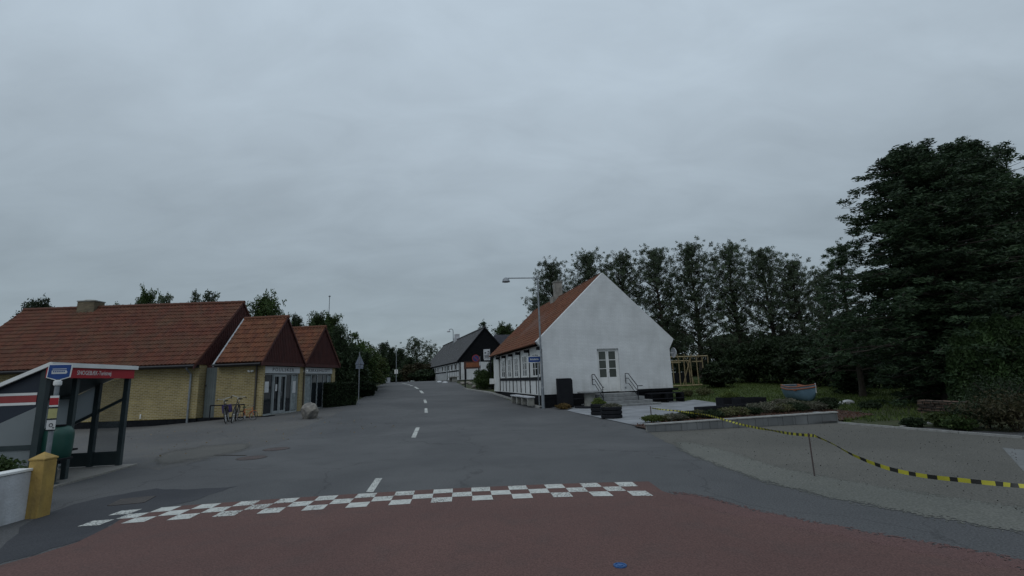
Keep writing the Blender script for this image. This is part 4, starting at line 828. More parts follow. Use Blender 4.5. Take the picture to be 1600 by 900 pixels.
# bus stop pole
p = P(90, 600, 9.15); BP = thing('bus_stop_pole', 'grey bus stop pole with blue bus sign and small timetable plates', 'bus stop sign', (p[0], p[1], 0), R(25)); BP.scale = (.85, .85, 1)
m_ = MB(); m_.tube([(0, 0, 0), (0, 0, 2.02)], .045, 12); m_.build('pole', 'galv', BP)
m_ = MB(); m_.prism([(-.205, -.02, 2.055), (0, -.02, 1.99), (.205, -.02, 2.055), (.225, -.02, 2.30), (-.185, -.02, 2.30)], (0, .035, 0)); sg = m_.build('sign_plate', 'white_paint', BP)
m_ = MB(); m_.prism([(-.188, -.024, 2.066), (0, -.024, 2.01), (.19, -.024, 2.066), (.206, -.024, 2.287), (-.17, -.024, 2.287)], (0, .003, 0)); m_.build('sign_face', 'blue_sign', sg)
m_ = MB()
m_.prism([(-.12, -.028, 2.12), (.13, -.028, 2.12), (.15, -.028, 2.15), (.13, -.028, 2.185), (-.12, -.028, 2.185)], (0, .003, 0)); m_.box(-.11, .13, -.028, -.025, 2.205, 2.218); m_.build('bus_pictogram', 'board', sg)
m_ = MB()
for k in range(6): m_.box(-.10 + k * .036, -.074 + k * .036, -.030, -.0282, 2.152, 2.174)
m_.build('bus_windows', 'blue_sign', sg)
m_ = MB(); m_.lathe([(.06, 1.90), (.075, 1.92), (.075, 1.985), (.05, 2.0)], 14); m_.build('bracket', 'white_paint', BP)
for (z0, z1, mt) in ((1.52, 1.72, 'white_paint'), (1.55, 1.68, 'shelter_red'), (1.31, 1.49, 'leaf_y'), (1.11, 1.28, 'paper')):
    if mt == 'leaf_y': M['leaf_y'] = pm('pale_yellow_plate', (.42, .40, .18), scale=4, bump=0)
    m_ = MB(); y = -.056 if mt != 'shelter_red' else -.06; m_.box(-.075, .075, y, -.046 if mt != 'shelter_red' else -.0565, z0, z1); m_.build('plate', mt, BP)
for z in (1.295, 1.50, 1.095): m_ = MB(); m_.box(-.085, .085, -.062, -.046, z - .008, z + .008); m_.build('clip', 'timber_dark', BP)
m_ = MB(); m_.torus((.0, -.06, 1.19), (0, 1, 0), .03, .006, 16, 5); m_.box(.03, .06, -.06, -.0565, 1.13, 1.15); m_.build('emblem', 'letter', BP)
# litter bin
p = P(90, 755, 9.75); BN = thing('litter_bin', 'dark green round-topped litter bin on a post in front of the shelter', 'litter bin', (p[0] - .13, p[1], 0), R(20)); BN.scale = (.86, .86, .88)
m_ = MB(); m_.lathe([(.24, .55), (.28, .58), (.295, .8), (.30, 1.08), (.285, 1.17), (.22, 1.26), (.10, 1.30), (.01, 1.305)], 28); m_.build('body', 'bin_green', BN, smooth=True)
m_ = MB(); m_.lathe([(.12, 1.275), (.13, 1.31), (.10, 1.312), (.09, 1.29)], 20, (.05, -.08, 0)); m_.build('opening', 'black_plastic', BN)
m_ = MB(); m_.lathe([(.30, .57), (.315, .56), (.315, .59), (.30, .60)], 28); m_.build('rim', 'black_plastic', BN)
m_ = MB(); m_.tube([(0, .05, 0), (0, .05, .56)], .06, 12); m_.lathe([(.14, 0), (.13, .05), (.07, .07)], 14, (0, .05, 0)); m_.build('post', 'steel_dark', BN)

# yellow post and white wall
YP = thing('yellow_gatepost', 'square yellow concrete post with pyramid top at the end of the white wall', 'post', (-7.05, 7.44, 0), R(3)); YP.scale = (.80, .80, 1)
m_ = MB(); m_.box(-.135, .135, -.135, .135, -.05, .80); m_.build('shaft', 'yellow_post', YP, bevel=.012)
m_ = MB(); m_.prism([(-.145, -.145, .803), (.145, -.145, .803), (.145, .145, .803), (-.145, .145, .803)], (0, 0, .02)); m_.add([(-.145, -.145, .823), (.145, -.145, .823), (.145, .145, .823), (-.145, .145, .823), (0, 0, .91)], [(0, 1, 4), (1, 2, 4), (2, 3, 4), (3, 0, 4)]); m_.build('cap', 'yellow_post', YP)
m_ = MB(); m_.box(-7.28, -7.10, -3, 7.36, -.05, .66); o = m_.build('white_garden_wall', 'white_dirty', bevel=.02); tag(o, 'low white rendered wall running up to the yellow post', 'wall')
m_ = MB(); m_.box(-7.30, -7.08, -3, 7.34, .662, .70); m_.build('coping', 'white_paint', o, bevel=.008)

# ------------------------------------------------------------------ lamps, poles, signs
w = W(849, 638.5); LP = thing('street_lamp', 'tall grey street lamp with a horizontal arm at the white gable corner', 'street lamp', w, 0)
ht = P(842, 434, w[1])[2] - w[2]
m_ = MB(); m_.tube([(0, 0, 0), (0, 0, 1.1), (0, 0, 1.15), (0, 0, ht)], [.095, .085, .06, .045], 12); m_.build('pole', 'galv', LP)
m_ = MB(); m_.tube([(0, 0, ht - .12), (-.12, -.01, ht - .02), (-.3, -.02, ht), (-1.72, -.1, ht + .02)], .032, 8); m_.build('arm', 'galv', LP)
m_ = MB(); m_.lathe([(.05, .06), (.12, .03), (.19, -.06), (.22, -.17), (.235, -.20), (.20, -.21), (.02, -.22)], 18, (-1.82, -.1, ht)); m_.build('lamp_head', 'galv', LP, smooth=True)
w = P(705.5, 598, 85); LP = thing('street_lamp', 'distant street lamp with a curved neck showing above the grey roof', 'street lamp', (P(709, 598, 85)[0], 85, 1.7), 0)
ht = P(706, 514, 85)[2] - 1.7
m_ = MB(); m_.tube([(0, 0, 0), (0, 0, ht - .5)], [.1, .06], 8); m_.build('pole', 'galv', LP)
m_ = MB(); m_.tube([(0, 0, ht - .5), (-.05, 0, ht - .15), (-.25, 0, ht), (-.55, 0, ht - .02), (-.75, 0, ht - .2)], .06, 8); m_.build('arm', 'galv', LP)
m_ = MB(); m_.lathe([(.06, .1), (.22, .0), (.34, -.2), (.3, -.22), (.02, -.23)], 14, (-.8, 0, ht - .3)); m_.build('lamp_head', 'white_dirty', LP, smooth=True)
w = W(619, 600); SPx = thing('thin_pole', 'thin grey pole with a small white notice before the dark trees', 'pole', (w[0], w[1], w[2]), 0)
hp = P(619, 546, w[1])[2] - w[2]; s_ = w[1] / 750
m_ = MB(); m_.tube([(0, 0, 0), (0, 0, hp)], [.05, .035], 8); m_.build('pole', 'galv', SPx)
m_ = MB(); z = P(619, 584, w[1])[2] - w[2]; m_.box(-2.6 * s_, 2.6 * s_, -.07, -.05, z, z + 6.5 * s_); m_.build('notice', 'white_paint', SPx)
m_ = MB(); m_.box(-.4 * s_, .4 * s_, -.075, -.072, z + .2 * s_, z + 6.3 * s_); m_.build('divider', 'timber_dark', SPx)
w = W(585, 601); 
a = P(585, 590, 78); b_ = P(609, 590, 84); m_ = MB(); m_.prism([(a[0], a[1], 1.6), (b_[0], b_[1], 1.6), (b_[0], b_[1], 2.55), (a[0], a[1], 2.45)], (.02, .3, 0))
tag(m_.build('white_boundary_wall', 'white_dirty'), 'short white wall at the far bend of the road', 'wall')
# triangular sign, seen from its back
w = W(560, 633.5); s_ = w[1] / 750 * .98; T = thing('warning_sign', 'triangular road sign seen from behind on a thin grey pole by the hedge', 'road sign', w, R(0))
ht = P(561, 550, w[1])[2] - w[2]
m_ = MB(); m_.tube([(0, 0, 0), (0, 0, ht)], .03, 10); m_.build('pole', 'galv', T)
m_ = MB(); z = ht - 19.5 * s_; m_.prism([(-7 * s_, .035, z), (7 * s_, .035, z), (7 * s_, .035, z + .03), (0, .035, z + 16 * s_), (-7 * s_, .035, z + .03)], (0, .015, 0)); m_.build('sign_plate', 'sign_back', T)
m_ = MB(); m_.box(-5.8 * s_, 5.8 * s_, .035, .05, z - 6.7 * s_, z - .7 * s_); m_.build('sub_plate', 'sign_back', T)
m_ = MB()
for zz in (z + .12, z + .4, z - 2 * s_): m_.box(-.05, .05, -.035, .034, zz, zz + .03)
m_.build('clamp', 'galv', T)
# no parking sign
w = W(751, 606); s_ = w[1] / 750; T = thing('no_parking_sign', 'round blue and red parking ban sign on a grey pole above the bush', 'road sign', w, R(8))
zc_ = P(744, 560, w[1])[2] - w[2]
m_ = MB(); m_.tube([(0, .04, 0), (0, .04, zc_ + 3 * s_)], .035, 10); m_.build('pole', 'galv', T)
m_ = MB(); m_.lathe([(5.8 * s_, 0), (5.8 * s_, .02), (.01, .02)], 28); m_.v = [(x - 6.5 * s_, -y_ - .02, z) for x, z, y_ in m_.v]; m_.v = [(x, y, z + zc_) for x, y, z in m_.v]; m_.build('sign_plate', 'sign_red', T)
m_ = MB(); m_.lathe([(4.7 * s_, 0), (4.7 * s_, .005), (.01, .005)], 28); m_.v = [(x - 6.5 * s_, -y_ - .042, z + zc_) for x, z, y_ in m_.v]; m_.build('sign_face', pm('deep_blue', (.035, .045, .16), scale=2, bump=0), T)
q_ = 3.4 * s_; m_ = MB(); m_.prism([(-6.5 * s_ - q_, -.052, zc_ + q_ - .05), (-6.5 * s_ - q_ + .05, -.052, zc_ + q_), (-6.5 * s_ + q_, -.052, zc_ - q_ + .05), (-6.5 * s_ + q_ - .05, -.052, zc_ - q_)], (0, .004, 0)); m_.build('slash', 'sign_red', T)
m_ = MB(); m_.box(-7.5 * s_, .02, .0, .04, zc_ - .02, zc_ + .02); m_.build('bracket', 'galv', T)
m_ = MB(); m_.box(-1.3 * s_, 1.3 * s_, -.02, 0, zc_ - 11 * s_, zc_ - 5.5 * s_); m_.build('sub_plate', 'white_dirty', T)
# brown information board
w = W(727, 605.5); w1 = W(748, 603.5); s_ = w[1] / 750; T = thing('information_board', 'orange and brown information board on two dark posts by the road bend', 'sign', w, math.atan2(w1[1] - w[1], w1[0] - w[0]) * .3)
wd = 21.5 * s_; zb = P(726, 576.5, w[1])[2] - w[2]
for u in (0, wd): m_ = MB(); m_.box(u - .06, u + .06, -.06, .06, -.3, zb + .2); m_.build('post', 'timber_dark', T)
m_ = MB(); m_.box(-.12, wd + .2, -.1, -.062, zb, zb + 11.5 * s_); m_.build('board', pm('brown_board', (.09, .045, .035), scale=4, bump=0), T)
m_ = MB(); m_.box(.12, wd + .05, -.11, -.103, zb + 2.5 * s_, zb + 9.5 * s_); m_.build('sign_face', 'sign_orange', T)
m_ = MB(); m_.box(-.12, wd + .2, -.14, .02, zb + 11.5 * s_, zb + 11.5 * s_ + .07); m_.build('top_board', 'timber_dark', T)
# white pictorial sign
Yq = 47.0; p = P(761, 563, Yq); s_ = Yq / 750; T = thing('pictorial_sign', 'white hanging sign with a dark picture in front of the black gable', 'sign', (p[0], Yq, zt(p[0], Yq)), R(5))
z0 = p[2] - zt(p[0], Yq)
m_ = MB(); m_.tube([(5.5 * s_, .05, 0), (5.5 * s_, .05, z0 + 19 * s_)], .05, 8); m_.box(-5 * s_, 5.5 * s_, .02, .08, z0 + 18 * s_, z0 + 19 * s_); m_.build('post', 'timber_dark', T)
m_ = MB(); m_.box(-5.2 * s_, 4.8 * s_, -.02, .02, z0 + 2.6 * s_, z0 + 17 * s_); m_.box(-4.8 * s_, 4.8 * s_, -.02, .02, z0 + .2 * s_, z0 + 2.2 * s_); m_.build('sign_plate', 'white_dirty', T)
m_ = MB(); m_.lathe([(1.2 * s_, 0), (1.2 * s_, .01), (.01, .01)], 14); m_.v = [(x - 2.6 * s_, -y_ - .022, z + z0 + 11.5 * s_) for x, z, y_ in m_.v]
for (a0, a1, b0, b1) in ((1.2, 3.6, 13, 14), (3.0, 3.8, 9.5, 13), (.6, 3, 9.3, 10), (-3.8, 3.5, 7.2, 8), (-3.6, 2.8, 5.6, 6.4), (-3.2, 3.2, 4.2, 4.9)): m_.box(a0 * s_, a1 * s_, -.03, -.021, z0 + b0 * s_, z0 + b1 * s_)
m_.build('picture', 'letter', T)
# street name sign
w = W(843.5, 637.3); w = (w[0], w[1] + .25, w[2]); s_ = w[1] / 750; T = thing('street_name_sign', 'blue street name sign on a thin pole beside the tall street lamp', 'road sign', w, R(3))
zc_ = P(838, 561.5, w[1])[2] - w[2]
m_ = MB(); m_.tube([(0, 0, 0), (0, 0, zc_ + .25)], .035, 10); m_.build('pole', 'galv', T)
m_ = MB(); m_.box(-15 * s_, 5 * s_, -.06, -.04, zc_ - 5 * s_, zc_ + 5 * s_); sg = m_.build('sign_plate', 'white_paint', T)
m_ = MB(); m_.box(-14.3 * s_, 4.3 * s_, -.064, -.0605, zc_ - 4.2 * s_, zc_ + 4.2 * s_); m_.build('sign_face', 'blue_sign', sg)
m_ = MB(); x = -11.5
for k in range(9): ww_ = random.uniform(.8, 1.4); m_.box(x * s_, (x + ww_) * s_, -.067, -.0645, zc_ - 1.1 * s_, zc_ + random.uniform(.6, 1.6) * s_); x += ww_ + .5
m_.build('lettering', 'board', sg)
# antenna
p = P(515, 463, 48); m_ = MB(); T = thing('antenna_mast', 'thin mast standing up behind the trees right of the gabled bays', 'mast', (p[0], p[1], 1))
m_.tube([(0, 0, 0), (0, 0, p[2] - 1)], .035, 6); m_.build('mast', 'galv', T); m_ = MB(); m_.lathe([(.02, -.1), (.12, 0), (.02, .12)], 10, (0, 0, p[2] - 1)); m_.build('finial', 'galv', T)

# ------------------------------------------------------------------ boulder
def rock(name, r, mat, seed, sc=(1, 1, 1)):
    bm = bmesh.new(); bmesh.ops.create_icosphere(bm, subdivisions=4, radius=r); rr = random.Random(seed)
    ns = [Vector((rr.gauss(0, 1), rr.gauss(0, 1), rr.gauss(0, 1))).normalized() for _ in range(13)]; ds = [r * rr.uniform(.62, .92) for _ in ns]
    from mathutils import noise
    for v in bm.verts:
        for n_, d_ in zip(ns, ds):
            k = v.co.dot(n_) - d_
            if k > 0: v.co -= n_ * k * .92
        v.co += v.co.normalized() * noise.noise(v.co * 4 / r + Vector((seed, 0, 0))) * r * .07
        v.co = Vector((v.co.x * sc[0], v.co.y * sc[1], v.co.z * sc[2]))
    me = bpy.data.meshes.new(name); bm.to_mesh(me); bm.free(); me.materials.append(M[mat]); o = bpy.data.objects.new(name, me); C.objects.link(o); return o
w = W(481, 655); o = rock('boulder', .46, 'stone', 12, (.95, .8, 1.0)); o.location = (w[0], w[1] + .2, w[2] + .30); tag(o, 'large pale boulder standing on the asphalt before the glazed shop bays', 'boulder')

# ------------------------------------------------------------------ bicycles
def bicycle(label, loc, rz_, lean, mat, sc=1.0, bag=None, saddle='tyre'):
    b = thing('bicycle', label, 'bicycle', loc, 0, 'bicycles leaning by the yellow brick wall'); b.rotation_euler = (lean, 0, rz_); b.scale = (sc,) * 3
    R_ = .34
    for x in (0, 1.08):
        m_ = MB(); m_.torus((x, 0, R_), (0, 1, 0), R_ - .02, .02, 32, 8); wl = m_.build('wheel', 'tyre', b)
        m_ = MB(); m_.torus((x, 0, R_), (0, 1, 0), R_ - .045, .010, 32, 6)
        for k in range(14): t = 2 * math.pi * k / 14; m_.tube([(x, .0, R_), (x + math.cos(t) * (R_ - .05), 0, R_ + math.sin(t) * (R_ - .05))], .0022, 4)
        m_.tube([(x, -.05, R_), (x, .05, R_)], .02, 8); m_.build('rim', 'chrome', wl)
    for x in (0, 1.08):
        m_ = MB(); pts = [(x + math.cos(t) * (R_ + .025), 0, R_ + math.sin(t) * (R_ + .025)) for t in np.linspace(R(200), R(20) if x == 0 else R(60), 12)]; m_.tube(pts, .016, 5); m_.build('mudguard', mat, b)
    m_ = MB(); m_.tube([(0, 0, R_), (.36, 0, .30)], .013, 6); m_.tube([(0, 0, R_), (.24, 0, .80)], .011, 6); m_.tube([(.36, 0, .28), (.24, 0, .86)], .016, 8); m_.tube([(.36, 0, .28), (.88, 0, .72)], .018, 8); m_.tube([(.27, 0, .78), (.87, 0, .86)], .016, 8)
    m_.tube([(.84, 0, .97), (.90, 0, .70), (1.0, 0, .5), (1.08, 0, R_)], .017, 8); m_.build('frame', mat, b)
    m_ = MB(); m_.tube([(.84, 0, .97), (.83, 0, 1.06)], .013, 6); m_.tube([(.62, -.29, 1.05), (.76, -.24, 1.10), (.83, 0, 1.06), (.76, .24, 1.10), (.62, .29, 1.05)], .012, 6)
    m_.build('handlebar', 'chrome', b)
    for y in (-.27, .27): m_ = MB(); m_.tube([(.62, y * 1.07, 1.05), (.73, y * .96, 1.09)], .018, 8); m_.build('grip', 'tyre', b)
    m_ = MB(); m_.tube([(.24, 0, .85), (.22, 0, .95)], .012, 6); m_.build('seat_post', 'chrome', b)
    m_ = MB(); m_.prism([(.05, -.09, .95), (.05, .09, .95), (.22, .06, .96), (.34, .02, .95), (.34, -.02, .95), (.22, -.06, .96)], (0, 0, .05)); m_.build('saddle', saddle, b, bevel=.015)
    m_ = MB(); m_.lathe([(.09, 0), (.09, .01), (.01, .01)], 20); m_.v = [(x + .36, z - .03, y + .28) for x, y, z in m_.v]; m_.tube([(.36, -.03, .28), (.44, -.05, .14)], .01, 6); m_.tube([(.36, .03, .28), (.28, .05, .42)], .01, 6); m_.box(.40, .48, -.13, -.05, .13, .15); m_.box(.24, .32, .05, .13, .41, .43); m_.build('crank', 'chrome', b)
    m_ = MB(); m_.box(-.22, .2, -.06, .06, .70, .715); m_.tube([(-.18, -.05, .70), (0, -.04, R_)], .007, 5); m_.tube([(-.18, .05, .70), (0, .04, R_)], .007, 5); m_.build('luggage_rack', 'tyre', b)
    if bag: 
        m_ = MB(); m_.box(-.22, .16, -.19, -.065, .42, .74); m_.box(-.22, .16, .065, .19, .42, .74); m_.box(-.22, .16, -.19, .19, .743, .78); m_.build('pannier_bag', bag, b, bevel=.03)
    return b
w = W(345, 661); bicycle('dark bicycle with a purple bag on its rack, leftmost by the brick wall', (w[0] + .05, w[1] - .25, w[2]), R(-65), R(9), 'bike_black', 1., 'bag_purple'); bpy.data.objects['bicycle'].location.y += .75
w = W(364, 660); bicycle('tall dark bicycle with wide handlebars, between the bagged one and the orange one', (w[0] - .25, w[1] + .65, w[2]), R(-68), R(-8), 'bike_black', 1.05)
w = W(384, 657); bicycle('small orange child bicycle with green saddle against the brick wall', (w[0] - .35, w[1] + .15, w[2]), R(-10), R(-10), 'bike_orange', .62, None, 'bike_green')

# ------------------------------------------------------------------ low granite wall, planters, tape, boat, frame
a = W2(1012, 675.5); b2 = W2(1311, 660.5)
ang = math.atan2(b2[1] - a[1], b2[0] - a[0]); ln = math.hypot(b2[0] - a[0], b2[1] - a[1])
G_ = thing('granite_wall', 'low grey granite block wall holding the flower bed', 'wall', (a[0], a[1], 0), ang)
m_ = MB(); x = 0; k = 0
while x < ln:
    l_ = random.choice((.42, .5, .58)); x2 = min(x + l_, ln); h_ = .20 + .10 * (x / ln)
    m_.box(x + .004, x2 - .004, random.uniform(-.006, .006), .16, -.05, h_ + random.uniform(-.004, .004)); x = x2
m_.box(ln - .16, ln, .162, .9, -.05, .29)
m_.build('blocks', 'granite', G_, bevel=.01)
m_ = MB(); m_.box(.003, ln - .01, .02, .14, -.05, .17); m_.build('core', 'concrete', G_)
m_ = MB(); m_.prism([(-.03, -.02, .203), (ln + .01, -.02, .305), (ln + .01, .17, .305), (-.03, .17, .203)], (0, 0, .035)); m_.build('coping', 'kerb', G_)

def shrub_cloud(n, rx, ry, rz_, size, base=0., aspect=2.2, hollow=.55, seed=0):
    r_ = np.random.default_rng(seed); d = r_.normal(size=(n, 3)); d /= np.linalg.norm(d, axis=1)[:, None]
    rad = hollow + (1 - hollow) * r_.random(n) ** .7; lump = 1 + .16 * np.sin(d[:, 0] * 7 + seed) * np.cos(d[:, 1] * 6 + 2 * seed) + .12 * np.sin(d[:, 2] * 9 + seed)
    p = d * (rad * lump)[:, None] * np.array([rx, ry, rz_]); p[:, 2] += base; return p
def leaf_obj(name, mat, parent, pts, size, aspect=2.2, seed=0, flat=0., jitter=.5, direc=None):
    r_ = np.random.default_rng(seed + 99); n = len(pts)
    t = r_.normal(size=(n, 3)); t[:, 2] *= (1 - flat)
    if direc is not None: t = t * .55 + direc
    t /= np.linalg.norm(t, axis=1)[:, None] + 1e-9
    q = r_.normal(size=(n, 3)); q[:, 2] *= (1 - flat); b = np.cross(t, q); b /= np.linalg.norm(b, axis=1)[:, None] + 1e-9
    if flat > .5: b[:, 2] *= .4
    s = size * (1 + jitter * (r_.random(n) - .5)); tl = t * (s / 2)[:, None]; bl = b * (s / 2 / aspect)[:, None]
    v = np.empty((n, 4, 3), dtype=np.float32); v[:, 0] = pts - tl; v[:, 1] = pts + bl; v[:, 2] = pts + tl; v[:, 3] = pts - bl
    me = bpy.data.meshes.new(name); me.vertices.add(n * 4); me.vertices.foreach_set('co', v.ravel()); me.loops.add(n * 4); me.loops.foreach_set('vertex_index', np.arange(n * 4, dtype=np.int32))
    me.polygons.add(n); me.polygons.foreach_set('loop_start', np.arange(0, n * 4, 4, dtype=np.int32)); me.polygons.foreach_set('loop_total', np.full(n, 4, dtype=np.int32)); me.update(calc_edges=True)
    me.materials.append(M[mat]); o = bpy.data.objects.new(name, me); C.objects.link(o); o.parent = parent; return o

def planter(label, px, py, r, h, mat_leaf, plant_h, square=False, sx=1.0, dz=0, group='black planters on and around the terrace'):
    w = W(px, py); t = thing('planter', label, 'planter', (w[0], w[1], w[2] + .02 + dz), HA, group)
    m_ = MB()
    if square: 
        m_.box(-r * sx, r * sx, -r * .5, -r * .5 + .05, 0, h); m_.box(-r * sx, r * sx, r * .5 - .05, r * .5, 0, h); m_.box(-r * sx, -r * sx + .05, -r * .5 + .05, r * .5 - .05, 0, h); m_.box(r * sx - .05, r * sx, -r * .5 + .05, r * .5 - .05, 0, h)
    else:
        prof = []
        nr = 3
        for k in range(nr): z = h * k / nr; prof += [(r * .9, z), (r, z + .03), (r, z + h / nr - .03), (r * .93, z + h / nr - .005)]
        prof += [(r * .8, h), (r * .78, h - .1), (.01, h - .1)]; m_.lathe(prof, 10, sx=sx)
    m_.build('tub', 'black_plastic', t)
    m_ = MB(); m_.box(-r * sx * .7, r * sx * .7, -r * .4, r * .4, h - .14, h - .08); m_.build('soil', 'soil', t)
    if plant_h: leaf_obj('plant', mat_leaf, t, shrub_cloud(1400, r * .85 * sx, r * (.45 if square else .8), plant_h, .1, h, seed=int(px)), .09, 2.5, int(px))
    return t
planter('black round tub with yellow-green plants, left one of the pair on the terrace edge', 936, 649, .36, .48, 'leaf_yellow', .22)
planter('black ribbed tub with low grey plants, right one of the pair on the terrace edge', 956, 654, .42, .46, 'leaf_grey', .10, sx=1.05)
planter('empty low black trough at the front of the terrace, nearest the flower bed', 1109, 648, .52, .30, None, 0, True, 1.)
planter('low black trough behind the pinkish flowers, right of the empty trough', 1156, 646, .52, .34, None, 0, True, 1.)
planter('black box with a yellow-green mound of leaves at the lawn edge', 1142, 635, .6, .42, 'leaf_yellow', .30, True, 1.)
planter('long empty black box at the lawn edge, right of the yellow-green mound', 1172, 638, .64, .46, None, 0, True, 1.05)

# caution tape and its stakes
sp1 = W(1273, 745); top1 = P(1273, 678, sp1[1]); sp2 = W(1018, 655); top2 = P(1018, 635.5, sp2[1]); sp3 = (12.5, 4.2, 0)
for s0, tp, lb in ((sp1, top1, 'thin metal stake holding the yellow and black tape on the gravel'), (sp2, top2, 'small metal stake at the terrace end of the yellow and black tape')):
    m_ = MB(); m_.tube([(0, 0, -.1), (0, 0, tp[2] - s0[2] + .02)], .011 if s0 is sp1 else .02, 8)
    for k in range(6): m_.torus((0, 0, .12 + k * (tp[2] - s0[2] - .2) / 5), (0, 0, 1), .012 if s0 is sp1 else .02, .004, 10, 4)
    o = m_.build('metal_stake', 'rust'); o.location = s0; tag(o, lb, 'stake', 'stakes of the caution tape')
def tape(label, pts, n, seed, wd=.075):
    P_ = [Vector(p) for p in pts]; seg = [0]
    for a, b in zip(P_, P_[1:]): seg.append(seg[-1] + (b - a).length)
    tot = seg[-1]
    def at(s):
        for i in range(len(P_) - 1):
            if s <= seg[i + 1] + 1e-6: 
                t = (s - seg[i]) / (seg[i + 1] - seg[i]); p0 = P_[max(i - 1, 0)]; p1 = P_[i]; p2 = P_[i + 1]; p3 = P_[min(i + 2, len(P_) - 1)]
                return .5 * ((2 * p1) + (p2 - p0) * t + (2 * p0 - 5 * p1 + 4 * p2 - p3) * t * t + (3 * p1 - p0 - 3 * p2 + p3) * t ** 3)
        return P_[-1]
    tp_ = MB(); k = int(tot / .02); fr = []; mi_ = []
    for i in range(k + 1):
        s = min(tot, tot * i / k); p = at(s); q = at(min(tot, s + .03)); t = (q - p); t = t.normalized() if t.length > 1e-6 else Vector((1, 0, 0)); tw = .5 * math.sin(s * 1.3 + seed) + .25 * math.sin(s * 3.7)
        up = Vector((0, 0, 1)); sd_ = t.cross(up).normalized(); w_ = (up * math.cos(tw) + sd_ * math.sin(tw)) * wd / 2; fr.append((s, p, w_))
    for (s, p, w_), (s2, p2, w2) in zip(fr, fr[1:]):
        ph = ((s + .04) % .21) / .21; mi_.append(0 if ph < .55 else 1)
    vs = []
    for s, p, w_ in fr: vs += [p - w_, p + w_]
    tp_.add(vs, [(2 * i, 2 * i + 2, 2 * i + 3, 2 * i + 1) for i in range(len(fr) - 1)])
    o = tp_.build('caution_tape', 'tape_y'); o.data.materials.append(M['tape_k']); o.data.polygons.foreach_set('material_index', mi_[:len(o.data.polygons)]); return tag(o, label, 'tape', 'caution tape strung between the stakes')
Pm = lambda px, py, Y: P(px, py, Y)
tape('yellow and black caution tape sagging from the gravel stake out to the right', [(top1[0], top1[1], top1[2] - .03), Pm(1300, 693, 7.9), Pm(1335, 712, 7.5), Pm(1385, 731, 7.05), Pm(1440, 743, 6.7), Pm(1500, 750, 6.4), Pm(1560, 756, 6.15), Pm(1640, 762, 5.9), (8.2, 5.5, .18), (10.5, 4.9, .4), (12.5, 4.2, .7)], 300, 1, .052)
y1, y2 = top1[1], top2[1]
tape('yellow and black caution tape drooping across the flower bed to the terrace', [(top2[0], top2[1], top2[2] - .05), Pm(1035, 640, 18), Pm(1062, 642.5, 17), Pm(1080, 645, 16), Pm(1105, 648.5, 14.7), Pm(1122, 653, 13.7), Pm(1150, 661, 12.5), Pm(1180, 668, 11.3), Pm(1203, 672, 10.4), Pm(1235, 677.5, 9.3), (top1[0], top1[1], top1[2] - .03)], 300, 2.5, .048)

# dinghy on the lawn
w = W(1262, 628); BT = thing('rowing_boat', 'old blue wooden rowing boat with orange interior lying on the lawn', 'boat', (w[0], w[1] + .3, w[2]), R(-93)); BT.scale = (.82, .84, .98)
secs = []   # along x: stern at -1.6, bow at +1.5
for i in range(15):
    t = i / 14; x = -1.6 + 3.15 * t; hw = .66 * (1 - max(0, (t - .25) / .75) ** 2.2) * (.80 + .20 * min(1, t / .35)); hw = max(hw, .012); keel = .02 + .55 * max(0, (t - .72) / .28) ** 2; top = .74 + .12 * (2 * t - 1) ** 2 + .06 * t
    xs_ = x; prof = []
    for j in range(9):
        a_ = j / 8; y = hw * math.sin(a_ * math.pi / 2) ** .75; z = keel + (top - keel) * (1 - math.cos(a_ * math.pi / 2)) ** .85; prof.append((xs_, y, z))
    secs.append([(x_, -y, z) for x_, y, z in prof[::-1]] + prof[1:])
def hull(shr, inner=False):
    m_ = MB(); vs = []
    for s in secs: vs += [(x * (1 - shr * .02), y * (1 - shr), z + (.03 * shr * 20 if z < .6 else 0)) for x, y, z in s]
    n = len(secs[0]); fs = [(i * n + j, i * n + j + 1, (i + 1) * n + j + 1, (i + 1) * n + j) for i in range(len(secs) - 1) for j in range(n - 1)]
    m_.add(vs, fs); 
    if not inner: m_.add([tuple(v) for v in secs[0]], [tuple(range(n))])
    return m_
o = hull(0).build('hull', 'boat_blue', BT); sd_ = o.modifiers.new('thick', 'SOLIDIFY'); sd_.thickness = .025; sd_.offset = -1
m_ = hull(.06, True); m_.build('lining', 'boat_orange', BT)
for sgn in (0, -1):
    m_ = MB(); m_.tube([tuple(Vector(s[sgn]) + Vector((0, 0, .0))) for s in secs], .03, 6); m_.build('gunwale', 'boat_orange', BT)
    m_ = MB(); m_.tube([tuple(Vector(s[sgn]) * 1.0 + Vector((0, .012 if sgn else -.012, -.13))) for s in secs], .035, 6); m_.build('rubbing_strake', 'boat_orange', BT)
m_ = MB(); m_.box(-1.64, -1.60, -.5, .5, .55, .88); m_.build('transom_top', 'white_dirty', BT)
for x in (-.8, .2): m_ = MB(); m_.box(x - .12, x + .12, -.6, .6, .58, .62); m_.build('thwart', 'boat_orange', BT)
m_ = MB(); m_.box(1.50, 1.56, -.02, .02, .5, .98); m_.build('stem', 'white_dirty', BT)
w = W(1322, 631); o = rock('rubble_bag', .3, 'paper', 9, (1.3, .8, .5)); o.location = (w[0], w[1], w[2] + .05); tag(o, 'crumpled pale bag lying on the grass right of the boat', 'bag')

